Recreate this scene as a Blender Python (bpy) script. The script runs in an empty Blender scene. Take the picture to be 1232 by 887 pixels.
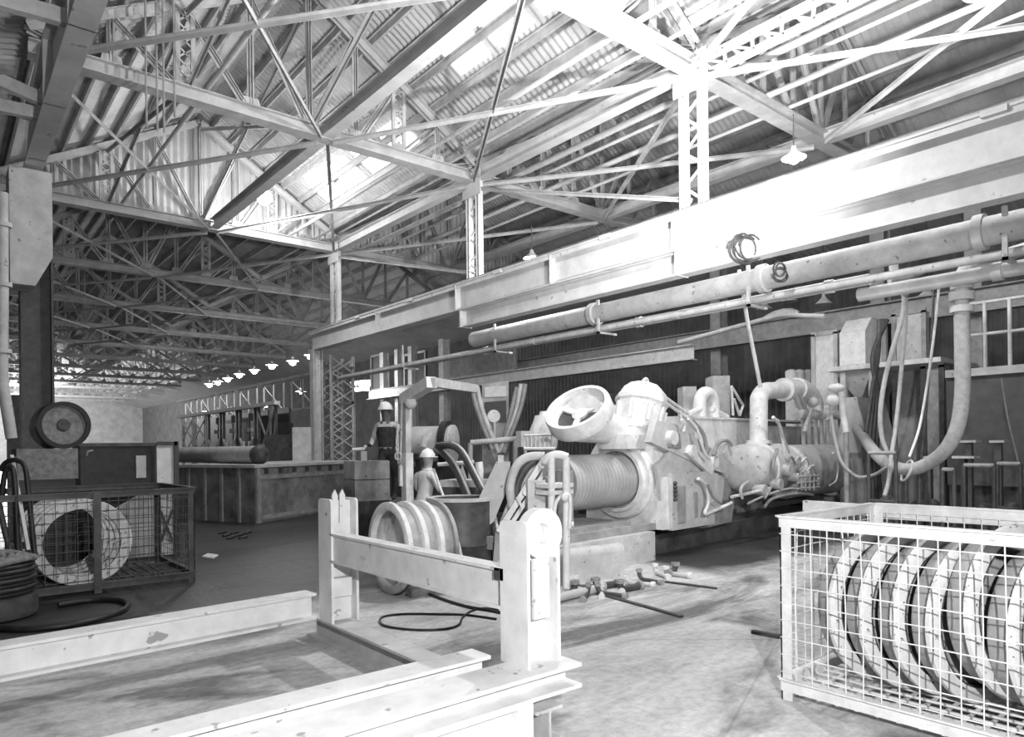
import bpy, math, random
from mathutils import Vector, Matrix
random.seed(7)
V = Vector
SC = bpy.context.scene
COL = SC.collection
PI = math.pi

# ------------------------------------------------------------------ camera
F = 840.0; CX = 616.0; CY = 537.5; EYE = 1.7
YAW = math.radians(39.6); ROL = math.radians(-0.67)
FW = V((math.sin(YAW), math.cos(YAW), 0)); R0 = V((math.cos(YAW), -math.sin(YAW), 0)); UZ = V((0, 0, 1))
RT = R0 * math.cos(ROL) + UZ * math.sin(ROL); UP = -R0 * math.sin(ROL) + UZ * math.cos(ROL)
cd = bpy.data.cameras.new('camera'); cam = bpy.data.objects.new('camera', cd); COL.objects.link(cam)
cd.sensor_width = 36.0; cd.lens = F / 1232 * 36; cd.shift_y = (CY - 443.5) / 1232
cd.clip_start = 0.05; cd.clip_end = 400
m = Matrix((RT, UP, -FW)).transposed().to_4x4(); m.translation = (0, 0, EYE); cam.matrix_world = m
SC.camera = cam

def ray(px, py): return FW + RT * ((px - CX) / F) - UP * ((py - CY) / F)
def at(px, py, ax, val):
    """surveyed point: where the sight line of a photo point meets the plane x, y or z = val"""
    d = ray(px, py); i = 'xyz'.index(ax); o = V((0, 0, EYE)); return o + d * ((val - o[i]) / d[i])
def atp(px, py, p, n):
    d = ray(px, py); o = V((0, 0, EYE)); return o + d * ((p - o).dot(n) / d.dot(n))
def atd(px, py, dep): return V((0, 0, EYE)) + ray(px, py) * dep

# ------------------------------------------------------------------ materials (the photograph is black and white)
def mat(name, lo, hi=None, rough=0.6, scale=6.0, metal=0.0, bump=0.15, fine=40.0, spec=0.4, spots=None):
    m = bpy.data.materials.new(name); m.use_nodes = True
    nt = m.node_tree; N = nt.nodes; L = nt.links; b = N['Principled BSDF']
    hi = lo if hi is None else hi
    tc = N.new('ShaderNodeTexCoord')
    n1 = N.new('ShaderNodeTexNoise'); n1.inputs['Scale'].default_value = scale; n1.inputs['Detail'].default_value = 6; n1.inputs['Roughness'].default_value = 0.65
    L.new(tc.outputs['Object'], n1.inputs['Vector'])
    r = N.new('ShaderNodeValToRGB'); r.color_ramp.elements[0].position = 0.3; r.color_ramp.elements[1].position = 0.68
    r.color_ramp.elements[0].color = (lo, lo, lo, 1); r.color_ramp.elements[1].color = (hi, hi, hi, 1)
    L.new(n1.outputs['Fac'], r.inputs['Fac'])
    out = r.outputs['Color']
    n2 = N.new('ShaderNodeTexNoise'); n2.inputs['Scale'].default_value = fine; n2.inputs['Detail'].default_value = 3
    L.new(tc.outputs['Object'], n2.inputs['Vector'])
    if spots:
        sv, th, sscale = spots
        n3 = N.new('ShaderNodeTexNoise'); n3.inputs['Scale'].default_value = sscale; n3.inputs['Detail'].default_value = 4
        L.new(tc.outputs['Object'], n3.inputs['Vector'])
        r2 = N.new('ShaderNodeValToRGB'); r2.color_ramp.elements[0].position = th; r2.color_ramp.elements[1].position = th + 0.04
        L.new(n3.outputs['Fac'], r2.inputs['Fac'])
        mx = N.new('ShaderNodeMix'); mx.data_type = 'RGBA'
        L.new(r2.outputs['Color'], mx.inputs['Factor']); L.new(out, mx.inputs['A']); mx.inputs['B'].default_value = (sv, sv, sv, 1)
        out = mx.outputs['Result']
    L.new(out, b.inputs['Base Color'])
    b.inputs['Roughness'].default_value = rough; b.inputs['Metallic'].default_value = metal
    b.inputs['Specular IOR Level'].default_value = spec
    if bump:
        bp = N.new('ShaderNodeBump'); bp.inputs['Strength'].default_value = bump; bp.inputs['Distance'].default_value = 0.01
        L.new(n2.outputs['Fac'], bp.inputs['Height']); L.new(bp.outputs['Normal'], b.inputs['Normal'])
    return m
def emit(name, s):
    m = bpy.data.materials.new(name); m.use_nodes = True; nt = m.node_tree; b = nt.nodes['Principled BSDF']
    b.inputs['Base Color'].default_value = (.9, .9, .9, 1); b.inputs['Emission Color'].default_value = (1, 1, 1, 1); b.inputs['Emission Strength'].default_value = s
    return m
M = dict(
    frame=mat('white_painted_steel', .62, .80, .6, 5, spots=(.35, .66, 9)),
    white=mat('dusty_white_paint', .55, .78, .6, 7, spots=(.25, .68, 14)),
    ring=mat('chipped_white_paint', .55, .72, .6, 8, spots=(.06, .66, 30)),
    barrel=mat('grey_cast_iron', .26, .38, .5, 9),
    steel=mat('dusty_steel', .38, .58, .65, 4, spots=(.22, .66, 10)),
    roofsteel=mat('dusty_roof_steel', .36, .55, .7, 3),
    mid=mat('grey_steel', .2, .36, .6, 5),
    dark=mat('dark_steel', .035, .09, .5, 6),
    black=mat('black_rubber', .012, .03, .45, 8),
    sheet=mat('corrugated_sheet', .4, .6, .7, 1.2, bump=.05),
    girder=mat('dusty_girder_paint', .5, .66, .65, 2.5, spots=(.33, .68, 6)),
    roller=mat('worn_mandrel_steel', .28, .42, .45, 3),
    hose=mat('grey_hose_fabric', .3, .45, .8, 12),
    wood=mat('grey_timber', .16, .3, .8, 5),
    cloth=mat('grey_work_cloth', .4, .55, .95, 10),
    vest=mat('dark_work_cloth', .02, .05, .95, 10),
    skin=mat('skin', .28, .36, .6, 10),
    jacket=mat('pale_jacket_cloth', .55, .72, .95, 10),
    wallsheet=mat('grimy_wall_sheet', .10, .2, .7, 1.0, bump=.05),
    plate=mat('grey_inner_plate', .3, .42, .6, 6),
    hat=mat('white_hard_hat', .75, .82, .3, 8),
    tankgrey=mat('dull_tank_paint', .07, .12, .7, 3),
    crate=mat('mottled_crate', .12, .3, .8, 12),
    benchm=mat('stained_bench_plate', .08, .28, .6, 2.2, spots=(.05, .66, 12)),
    oily=mat('oily_steel', .03, .12, .3, 3),
    bulb=emit('lit_bulb', 45), tubeglow=emit('lit_tube', 25), sky=emit('daylit_pane', 3.0),
)

# ------------------------------------------------------------------ mesh builder
def frame_of(d, up=None):
    d = d.normalized(); up = V(up) if up is not None else (UZ if abs(d.z) < .95 else V((1, 0, 0)))
    s = d.cross(up)
    if s.length < 1e-5: up = V((1, 0, 0)) if abs(d.x) < .9 else V((0, 1, 0)); s = d.cross(up)
    s.normalize(); return d, s, s.cross(d)
class MB:
    def __init__(self): self.v = []; self.f = []
    def add(self, vs, fs):
        k = len(self.v); self.v += [V(p) for p in vs]; self.f += [tuple(i + k for i in f) for f in fs]; return self
    def hexa(self, o, a, b, c):
        o, a, b, c = V(o), V(a), V(b), V(c)
        if a.cross(b).dot(c) < 0: a, b = b, a
        vs = [o, o + a, o + a + b, o + b]; vs += [p + c for p in vs]
        return self.add(vs, [(3, 2, 1, 0), (4, 5, 6, 7), (0, 1, 5, 4), (1, 2, 6, 5), (2, 3, 7, 6), (3, 0, 4, 7)])
    def box(self, lo, hi):
        lo, hi = V(lo), V(hi); d = hi - lo
        return self.hexa(lo, (d.x, 0, 0), (0, d.y, 0), (0, 0, d.z))
    def bar(self, p, q, w, h, up=None, ow=0, oh=0):
        p, q = V(p), V(q); d, s, u = frame_of(q - p, up)
        return self.hexa(p + s * (ow - w / 2) + u * (oh - h / 2), s * w, q - p, u * h)
    def ibeam(self, p, q, h, w, tf=.02, tw=.015, up=None):
        self.bar(p, q, w, tf, up, oh=h / 2 - tf / 2); self.bar(p, q, w, tf, up, oh=-h / 2 + tf / 2)
        return self.bar(p, q, tw, h - 2 * tf, up)
    def angle(self, p, q, a, t=.012, up=None, flip=1):
        self.bar(p, q, a, t, up); return self.bar(p, q, t, a, up, ow=flip * (a / 2 - t / 2), oh=-(a / 2))
    def pairs(self, p, q, a=.08, gap=.05, up=None):
        self.bar(p, q, .012, a, up, ow=gap / 2); self.bar(p, q, .012, a, up, ow=-gap / 2)
        self.bar(p, q, a * .6, .012, up, ow=gap / 2 + a * .3, oh=a / 2); return self.bar(p, q, a * .6, .012, up, ow=-gap / 2 - a * .3, oh=a / 2)
    def cyl(self, p, q, r0, r1=None, n=16, caps=True):
        p, q = V(p), V(q); r1 = r0 if r1 is None else r1; d, s, u = frame_of(q - p)
        vs = []
        for c, r in ((p, r0), (q, r1)):
            vs += [c + (s * math.cos(2 * PI * i / n) + u * math.sin(2 * PI * i / n)) * r for i in range(n)]
        fs = [(i, i + n, (i + 1) % n + n, (i + 1) % n) for i in range(n)]
        fs = [f[::-1] for f in fs]
        if caps: fs += [tuple(range(n))[::1], tuple(range(n, 2 * n))[::-1]]
        return self.add(vs, [f[::-1] for f in fs])
    def tube(self, pts, r, n=8, closed=False):
        pts = [V(p) for p in pts]; k = len(pts); rs = r if isinstance(r, (list, tuple)) else [r] * k
        vs = []; u0 = None
        for i, p in enumerate(pts):
            a = pts[(i - 1) % k] if (closed or i) else pts[0]; b = pts[(i + 1) % k] if (closed or i < k - 1) else pts[-1]
            d = (b - a).normalized()
            if u0 is None: d, s, u = frame_of(d)
            else:
                u = u0 - d * u0.dot(d)
                u = u.normalized() if u.length > 1e-5 else frame_of(d)[2]
                s = d.cross(u)
            u0 = u
            vs += [p + (s * math.cos(2 * PI * j / n) + u * math.sin(2 * PI * j / n)) * rs[i] for j in range(n)]
        fs = []
        for i in range(k if closed else k - 1):
            i2 = (i + 1) % k
            fs += [(i * n + j, i * n + (j + 1) % n, i2 * n + (j + 1) % n, i2 * n + j) for j in range(n)]
        if not closed: fs += [tuple(range(n))[::-1], tuple(range((k - 1) * n, k * n))]
        return self.add(vs, fs)
    def lathe(self, prof, o, axis, n=32, closed=True):
        """prof: (distance along axis, radius) points; closed -> a ring of that section"""
        o = V(o); d, s, u = frame_of(V(axis)); k = len(prof); vs = []
        for a, r in prof:
            vs += [o + d * a + (s * math.cos(2 * PI * j / n) + u * math.sin(2 * PI * j / n)) * r for j in range(n)]
        fs = []
        for i in range(k if closed else k - 1):
            i2 = (i + 1) % k
            fs += [(i * n + j, i * n + (j + 1) % n, i2 * n + (j + 1) % n, i2 * n + j) for j in range(n)]
        if not closed:
            if prof[0][1] > 1e-4: fs.append(tuple(range(n))[::-1])
            if prof[-1][1] > 1e-4: fs.append(tuple(range((k - 1) * n, k * n)))
        return self.add(vs, fs)
    def prism(self, poly, off):
        poly = [V(p) for p in poly]; off = V(off); n = len(poly)
        nrm = V((0, 0, 0))
        for i in range(n): nrm += (poly[i] - poly[0]).cross(poly[(i + 1) % n] - poly[0])
        if nrm.dot(off) < 0: poly = poly[::-1]
        vs = poly + [p + off for p in poly]
        return self.add(vs, [tuple(range(n))[::-1], tuple(range(n, 2 * n))] + [(i, (i + 1) % n, (i + 1) % n + n, i + n) for i in range(n)])
    def ball(self, c, r, sc=(1, 1, 1), n=14, m=9):
        c = V(c); vs = [c + V((0, 0, r * sc[2]))]
        for i in range(1, m):
            t = PI * i / m
            vs += [c + V((r * sc[0] * math.sin(t) * math.cos(2 * PI * j / n), r * sc[1] * math.sin(t) * math.sin(2 * PI * j / n), r * sc[2] * math.cos(t))) for j in range(n)]
        vs.append(c - V((0, 0, r * sc[2])))
        fs = [(0, 1 + j, 1 + (j + 1) % n) for j in range(n)]
        for i in range(m - 2):
            a = 1 + i * n; fs += [(a + j, a + n + j, a + n + (j + 1) % n, a + (j + 1) % n) for j in range(n)]
        a = 1 + (m - 2) * n; fs += [(a + j, len(vs) - 1, a + (j + 1) % n) for j in range(n)]
        return self.add(vs, fs)
    def lace(self, p, q, off, w=.04, t=.012, n=6, double=False):
        """zigzag lacing between the line p-q and the same line moved by off"""
        p, q, off = V(p), V(q), V(off)
        for i in range(n):
            a = p.lerp(q, i / n); b = p.lerp(q, (i + 1) / n)
            e1, e2 = (a, b + off) if i % 2 == 0 else (a + off, b)
            self.bar(e1, e2, t, w, up=(q - p))
            if double:
                e1, e2 = (a + off, b) if i % 2 == 0 else (a, b + off)
                self.bar(e1, e2, t, w, up=(q - p))
        return self
    def build(self, name, m, parent=None, smooth=None, loc=None):
        me = bpy.data.meshes.new(name); vs = self.v
        if parent is not None: base = WL[parent.name]
        elif loc is not None: base = V(loc)
        else:
            xs = [p.x for p in vs]; ys = [p.y for p in vs]
            base = V(((min(xs) + max(xs)) / 2, (min(ys) + max(ys)) / 2, min(p.z for p in vs)))
        me.from_pydata([p - base for p in vs], [], self.f)
        me.materials.append(m)
        if smooth:
            for p in me.polygons: p.use_smooth = True
            me.set_sharp_from_angle(angle=math.radians(smooth))
        me.update()
        o = bpy.data.objects.new(name, me); COL.objects.link(o)
        if parent is not None: o.parent = parent; WL[o.name] = base
        else: o.location = base; WL[o.name] = base
        return o
WL = {}
def tag(o, label=None, cat=None, group=None, kind=None):
    if label: o['label'] = label
    if cat: o['category'] = cat
    if group: o['group'] = group
    if kind: o['kind'] = kind
    return o
def thing(name, label, cat, loc=(0, 0, 0), group=None):
    o = bpy.data.objects.new(name, None); COL.objects.link(o); o.empty_display_size = .2
    o.location = loc; WL[o.name] = V(loc); return tag(o, label, cat, group)
def subpart(name, parent, loc):
    o = bpy.data.objects.new(name, None); COL.objects.link(o); o.empty_display_size = .1; o.parent = parent; o.location = V(loc) - WL[parent.name]; WL[o.name] = V(loc); return o
def kids(o): return [c for c in bpy.data.objects if c.parent == o]
def dup(o, parent=None):
    c = o.copy(); COL.objects.link(c)
    if parent is not None: c.parent = parent
    for ch in CH.get(o.name) or [k for k in kids(o)]: dup(ch, c)
    return c
CH = {}
def place(proto, loc, rz=0, label=None, group=None, first=False, rot=None):
    o = proto if first else dup(proto)
    o.location = loc; o.rotation_euler = rot if rot else (0, 0, rz)
    if label: o['label'] = label
    if group: o['group'] = group
    return o
def bez(p0, p1, p2, p3, n=14):
    p0, p1, p2, p3 = V(p0), V(p1), V(p2), V(p3); r = []
    for i in range(n + 1):
        t = i / n; r.append(p0 * (1 - t) ** 3 + p1 * 3 * t * (1 - t) ** 2 + p2 * 3 * t * t * (1 - t) + p3 * t ** 3)
    return r
def spline(pts, n=6):
    pts = [V(p) for p in pts]; r = []
    for i in range(len(pts) - 1):
        a = pts[max(i - 1, 0)]; b = pts[i]; c = pts[i + 1]; d = pts[min(i + 2, len(pts) - 1)]
        for k in range(n):
            t = k / n
            r.append(.5 * ((2 * b) + (c - a) * t + (2 * a - 5 * b + 4 * c - d) * t * t + (3 * b - 3 * c + d - a) * t ** 3))
    return r + [pts[-1]]
def light(name, loc, watts, size=.1, kind='POINT', target=None, angle=None, blend=.6):
    l = bpy.data.lights.new(name, kind); l.energy = watts; l.shadow_soft_size = size
    o = bpy.data.objects.new(name, l); COL.objects.link(o); o.location = loc
    if target is not None: o.rotation_euler = (V(target) - V(loc)).to_track_quat('-Z', 'Y').to_euler()
    if kind == 'SPOT': l.spot_size = math.radians(angle); l.spot_blend = blend
    return o

# ================================================================== SETTING
XL, XM, XR = 1.2, 10.0, 19.0            # column lines of the two bays
EZ, RZ = 8.45, 11.0                     # eaves and ridge
CZ = 8.12                               # bottom chord
def floor_mat():
    m = bpy.data.materials.new('stained_concrete'); m.use_nodes = True; nt = m.node_tree; N = nt.nodes; L = nt.links; b = N['Principled BSDF']
    tc = N.new('ShaderNodeTexCoord')
    def noise(sc, det=8, ro=.65, vec=None, dist=0):
        n = N.new('ShaderNodeTexNoise'); n.inputs['Scale'].default_value = sc; n.inputs['Detail'].default_value = det; n.inputs['Roughness'].default_value = ro; n.inputs['Distortion'].default_value = dist
        L.new(vec or tc.outputs['Object'], n.inputs['Vector']); return n.outputs['Fac']
    def ramp(fac, stops):
        r = N.new('ShaderNodeValToRGB'); e = r.color_ramp.elements
        while len(e) < len(stops): e.new(.5)
        for k, (p, c) in enumerate(stops): e[k].position = p; e[k].color = (c, c, c, 1)
        L.new(fac, r.inputs['Fac']); return r.outputs['Color']
    def mul(a, c):
        x = N.new('ShaderNodeMix'); x.data_type = 'RGBA'; x.blend_type = 'MULTIPLY'; x.inputs['Factor'].default_value = 1
        L.new(a, x.inputs['A']); L.new(c, x.inputs['B']); return x.outputs['Result']
    mp = N.new('ShaderNodeMapping'); mp.inputs['Rotation'].default_value = (0, 0, math.radians(-12)); mp.inputs['Scale'].default_value = (.55, 1.6, 1)
    L.new(tc.outputs['Object'], mp.inputs['Vector'])
    base = ramp(noise(1.3, 9, .7, mp.outputs['Vector'], .4), [(.3, .30), (.5, .50), (.7, .64)])
    stain = ramp(noise(.55, 6, .6, mp.outputs['Vector'], 1.2), [(.36, .35), (.47, 1)])
    fine = ramp(noise(14, 5, .7), [(.3, .72), (.6, 1.05)])
    # darker, smoother floor zones: round the machine trough and over on the left half of the hall
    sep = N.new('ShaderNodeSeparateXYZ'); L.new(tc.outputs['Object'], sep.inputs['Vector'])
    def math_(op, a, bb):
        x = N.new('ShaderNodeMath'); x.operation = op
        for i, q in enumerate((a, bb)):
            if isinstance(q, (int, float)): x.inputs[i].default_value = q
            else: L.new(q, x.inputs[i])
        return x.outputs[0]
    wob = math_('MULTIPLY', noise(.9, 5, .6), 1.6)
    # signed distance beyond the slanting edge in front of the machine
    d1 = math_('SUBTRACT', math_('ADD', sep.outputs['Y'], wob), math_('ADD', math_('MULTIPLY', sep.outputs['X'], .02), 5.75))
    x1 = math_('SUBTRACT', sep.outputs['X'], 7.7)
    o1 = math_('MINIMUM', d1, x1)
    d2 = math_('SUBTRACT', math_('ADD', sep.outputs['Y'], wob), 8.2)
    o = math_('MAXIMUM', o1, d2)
    dark_zone = ramp(o, [(0.0, 1.0), (.45, .10)])
    c = mul(mul(mul(base, stain), fine), dark_zone)
    # cracks / plate joints
    w = N.new('ShaderNodeTexVoronoi'); w.feature = 'DISTANCE_TO_EDGE'; w.inputs['Scale'].default_value = .42; L.new(mp.outputs['Vector'], w.inputs['Vector'])
    c = mul(c, ramp(w.outputs['Distance'], [(.0, .75), (.006, 1)]))
    L.new(c, b.inputs['Base Color'])
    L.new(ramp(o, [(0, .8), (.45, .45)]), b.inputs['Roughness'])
    bp = N.new('ShaderNodeBump'); bp.inputs['Strength'].default_value = .5; bp.inputs['Distance'].default_value = .03
    L.new(noise(5, 8, .7), bp.inputs['Height']); L.new(bp.outputs['Normal'], b.inputs['Normal'])
    return m
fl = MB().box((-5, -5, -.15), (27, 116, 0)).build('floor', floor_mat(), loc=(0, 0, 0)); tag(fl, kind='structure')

def corrugated(name, o, run, across, n_run, pitch, amp, m, nrm):
    """ribbed sheet: ribs follow 'across', repeat along 'run'"""
    o, run, across, nrm = V(o), V(run), V(across), V(nrm).normalized()
    Ln = run.length; k = int(Ln / pitch) * 6; b = MB(); vs = []; fs = []
    for i in range(k + 1):
        p = o + run * (i / k) + nrm * amp * math.sin(2 * PI * i / 6)
        vs += [p, p + across]
    for i in range(k): fs.append((2 * i, 2 * i + 1, 2 * i + 3, 2 * i + 2))
    # back face for thickness
    nv = len(vs); vs += [p + nrm * .012 for p in vs]; fs += [tuple(j + nv for j in f)[::-1] for f in fs]
    b.add(vs, fs)
    ob = b.build(name, m, smooth=60); tag(ob, kind='structure'); return ob
Y0, Y1 = -1.0, 112.0
xm1, xm2 = (XL + XM) / 2 + .3, (XM + XR) / 2
SL = [(XL, xm1, -1), (XM, xm1, 1), (XM, xm2, -1), (XR, xm2, 1)]
for i, (xe, xr, s) in enumerate(SL):
    n = V((-(RZ - EZ) * (1 if xr > xe else -1), 0, abs(xr - xe)))
    corrugated('ceiling', (xe, Y0, EZ + .32), (0, Y1 - Y0, 0), (xr - xe, 0, RZ - EZ), 0, .16, .016, M['sheet'], n)
corrugated('ceiling', (-4.5, Y0, 7.2), (0, Y1 - Y0, 0), (XL + 4.5, 0, EZ + .3 - 7.2), 0, .22, .028, M['sheet'], (0, 0, 1))
tag(MB().box((-4.7, -5, 0), (-4.5, 114, 8)).build('wall_left', M['dark']), kind='structure')
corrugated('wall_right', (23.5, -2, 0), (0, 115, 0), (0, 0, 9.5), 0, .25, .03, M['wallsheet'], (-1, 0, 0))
corrugated('ceiling', (XR, Y0, EZ + .3), (0, Y1 - Y0, 0), (4.6, 0, -.9), 0, .22, .028, M['sheet'], (0, 0, 1))
tag(MB().box((-5, 113, 0), (24, 113.3, 12)).build('wall_far', M['sheet']), kind='structure')
# translucent panes let into the right slope of the main bay
k_ = (RZ - EZ) / (XM - xm1); wn = 0
for y in (8.4, 9.7, 11.0, 14.6, 16.0, 17.4, 18.8):
    for xa in ((7.9,) if y < 12 else (8.6,)):
        za = EZ + .32 + (XM - xa) * k_; zb_ = EZ + .32 + (XM - xa - .75) * k_; wn += 1
        tag(MB().prism([(xa, y, za - .05), (xa + .75, y, zb_ - .05), (xa + .75, y + 1.0, zb_ - .05), (xa, y + 1.0, za - .05)], (0, 0, .03)).build('window_%d' % wn, M['sky']), kind='structure')
# upright corrugated infill above the third truss line
TY = [0.6, 7.15, 13.4, 20.9]
gy = TY[3] + .35
def gable(x0, x1, xr, zb):
    ps = []; k = int((x1 - x0) / .18) * 4; vs = []; fs = []
    for i in range(k + 1):
        x = x0 + (x1 - x0) * i / k
        zt = EZ + .2 + (RZ - EZ) * (1 - abs(x - xr) / (x1 - x0) * 2)
        y = gy + .03 * math.sin(2 * PI * i / 4)
        vs += [V((x, y, zb)), V((x, y, max(zt, zb + .05)))]
    for i in range(k): fs.append((2 * i, 2 * i + 2, 2 * i + 3, 2 * i + 1))
    nv = len(vs); vs += [p + V((0, .012, 0)) for p in vs]; fs += [tuple(j + nv for j in f)[::-1] for f in fs]
    tag(MB().add(vs, fs).build('wall_gable', M['sheet'], smooth=60), kind='structure')
gable(XL, XM, xm1, CZ + .25); gable(XM, XR, xm2, CZ + .25)

# ================================================================== STEEL FRAME
def truss(name, x0, xr, x1, label, laced):
    t = thing(name, label, 'roof truss', (x0, 0, CZ), 'roof trusses across the hall')
    top = lambda x: EZ + (RZ - EZ) * (1 - abs(x - xr) / (xr - x0 if x < xr else x1 - xr))
    b = MB(); b.bar((x0, 0, CZ), (x1, 0, CZ), .10, .20); b.bar((x0, 0, CZ + .11), (x1, 0, CZ + .11), .30, .02); b.bar((x0, 0, CZ - .11), (x1, 0, CZ - .11), .30, .02)
    b.build('bottom_chord', M['roofsteel'], t)
    for (a, c) in ((x0, xr), (xr, x1)):
        MB().pairs((a, 0, top(a)), (c, 0, top(c)), .14, .12).build('top_chord', M['roofsteel'], t)
    np = 4; xs = [x0 + (xr - x0) * i / np for i in range(np + 1)] + [xr + (x1 - xr) * i / np for i in range(1, np + 1)]
    for i, x in enumerate(xs[1:-1], 1):
        g = MB().prism([(x - .22, -.015, CZ - .08), (x + .22, -.015, CZ - .08), (x + .14, -.015, CZ + .3), (x - .14, -.015, CZ + .3)], (0, .03, 0)); g.build('gusset_plate', M['roofsteel'], t)
        p, q = (x, 0, CZ), (x, 0, top(x))
        if laced and i in (2, 6):
            w = MB(); w.bar((x - .13, 0, CZ), (x - .13, 0, top(x) - .06), .05, .08); w.bar((x + .13, 0, CZ), (x + .13, 0, top(x) - .06), .05, .08); w.lace((x - .13, 0, CZ + .2), (x - .13, 0, top(x) - .1), (.26, 0, 0), .03, .012, 6, True); w.build('web_post', M['roofsteel'], t)
        else: MB().pairs(p, q, .07, .05, up=(0, 1, 0)).build('web_post', M['roofsteel'], t)
    for i in range(len(xs) - 1):
        a, c = xs[i], xs[i + 1]
        if c <= xr + .01: p, q = (c, 0, CZ), (a, 0, top(a))
        else: p, q = (a, 0, CZ), (c, 0, top(c))
        if i in (0, len(xs) - 2): p, q = ((c, 0, CZ), (a, 0, EZ)) if i == 0 else ((a, 0, CZ), (c, 0, EZ))
        MB().pairs(p, q, .08, .05, up=(0, 1, 0)).build('web_diagonal', M['roofsteel'], t)
    CH[t.name] = kids(t); return t
# spacing beyond the partition
YS = TY[1:] + [27.6 + 6.7 * i for i in range(12)]
tl = truss('roof_truss', XL, xm1, XM, '', True); tr = truss('roof_truss', XM, xm2, XR, '', False)
nm = ['nearest roof truss, crossing above the pipe machine', 'middle roof truss, whose pale chord slants down from upper left', 'third roof truss, standing against the upright corrugated partition']
for i, y in enumerate(YS):
    place(tl, (XL, y, CZ), first=(i == 0), label=(nm[i] if i < 3 else 'roof truss in the dim hall beyond the corrugated partition'))
nr = ['roof truss over the right bay, on the latticed post beside the crane girder', 'roof truss over the right bay, on the second latticed post', 'roof truss over the right bay, at the corrugated partition']
for i, y in enumerate(YS):
    place(tr, (XM, y, CZ), first=(i == 0), label=nr[i] if i < 3 else 'roof truss of the right bay in the dim hall beyond the partition')
# purlins
pp = MB(); pp.bar((0, 0, 0), (0, Y1 - Y0, 0), .05, .16); pp.bar((0, 0, .08), (0, Y1 - Y0, .08), .12, .015); P = None
for j, (xe, xr, s) in enumerate(SL):
    npur = 8
    for i in range(npur):
        f = (i + .35) / npur; x = xe + (xr - xe) * f; z = EZ + .19 + (RZ - EZ) * f
        if P is None: P = pp.build('roof_purlin', M['roofsteel'], loc=(0, 0, 0)); o = P
        else: o = P.copy(); COL.objects.link(o)
        o.location = (x, Y0, z); tag(o, ['long steel purlin under the left roof slope of the main bay', 'long steel purlin under the right roof slope of the main bay', 'long steel purlin under the near roof slope of the right bay', 'long steel purlin under the far roof slope of the right bay'][j], 'purlin', 'purlins under the corrugated roof')
# struts running the length of the hall at chord level
def strut(x, y0, y1, label, h=.26):
    b = MB(); b.ibeam((x, y0, CZ + .02), (x, y1, CZ + .02), h, .24, .02, .02); return tag(b.build('roof_strut', M['girder']), label, 'strut', 'struts between the roof trusses')
strut(xm1 + .3, 0, 13.25, 'heavy pale strut under the ridge, running up to the middle truss')
strut(xm1 + .3, 13.6, 20.7, 'strut under the ridge between the middle truss and the partition truss')
strut(XM, 7.4, 13.2, 'heavy eaves strut linking the two latticed posts above the crane girder')
strut(XM, 13.6, 20.7, 'eaves strut from the second latticed post back to the partition')
strut(xm2, 0, 20.7, 'long strut under the ridge of the right bay')
t = thing('laced_strut', 'ladder-like laced strut running from the nearest latticed post to the upper right', 'strut', (XM, 3.8, CZ))
for dx in (-.22, .22):
    MB().angle((XM + dx, .3, CZ - .05), (XM + dx, 7.0, CZ - .05), .1, .015).build('flange_angle', M['girder'], t)
b = MB(); b.lace((XM - .22, .4, CZ - .05), (XM - .22, 6.9, CZ - .05), (.44, 0, 0), .06, .015, 26, False)
for i in range(13): y = .4 + 6.5 * i / 12; b.bar((XM - .22, y, CZ - .05), (XM + .22, y, CZ - .05), .05, .012)
b.build('lacing', M['girder'], t)
# plan bracing in the chord plane: crossed flat bars, one cross per half bay
def cross(name, label, bars, r=.035, grp='crossed bracing between the trusses'):
    ps = [V(p) for q in bars for p in q]; c = sum(ps, V((0, 0, 0))) / len(ps)
    t = thing(name, label, 'brace', c, grp)
    for p, q in bars: MB().angle(p, q, r * 2.2, .012).build('bracing_bar', M['roofsteel'], t)
    return t
xc = xm1 + .3
yy = [0.6] + YS[:7]
for k in range(len(yy) - 1):
    a, c = yy[k] + .1, yy[k + 1] - .1
    lab = ['over the foreground bay', 'between the nearest and middle trusses', 'between the middle truss and the partition', 'just beyond the partition'][k] if k < 4 else 'deep in the dim hall'
    for (x0, x1, s_) in ((XL + .1, xc - .12, 'left'), (xc + .12, XM - .1, 'right')):
        cross('cross_brace', 'level crossed bracing bars %s, %s half of the bay' % (lab, s_), [((x0, a, CZ - .09), (x1, c, CZ - .09)), ((x1, a, CZ - .13), (x0, c, CZ - .13))])
    if k < 3:
        cross('cross_brace', 'level crossed bracing bars of the right bay %s' % lab, [((XM + .1, a, CZ - .09), (xm2 - .12, c, CZ - .09)), ((xm2 - .12, a, CZ - .13), (XM + .1, c, CZ - .13))])
for k in range(1, 4):
    a, c = yy[k] + .05, yy[k + 1] - .05
    n_ = ['between the near and middle trusses', 'between middle truss and partition', 'beyond the partition'][k - 1]
    if k < 3:
        cross('sway_brace', 'upright crossed bracing under the ridge %s' % n_, [((xm1, a, CZ + .2), (xm1, c, RZ - .15)), ((xm1 + .03, a, RZ - .15), (xm1 + .03, c, CZ + .2))], .035, 'upright crossed bracing')
        cross('sway_brace', 'upright crossed bracing under the left slope %s' % n_, [((3.55, a, CZ + .15), (3.55, c, 9.6)), ((3.58, a, 9.6), (3.58, c, CZ + .15))], .03, 'upright crossed bracing')
        cross('sway_brace', 'bracing above the crane girder %s' % n_, [((XM, a, 5.9), (XM, c, 7.9))], .03, 'upright crossed bracing')
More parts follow.
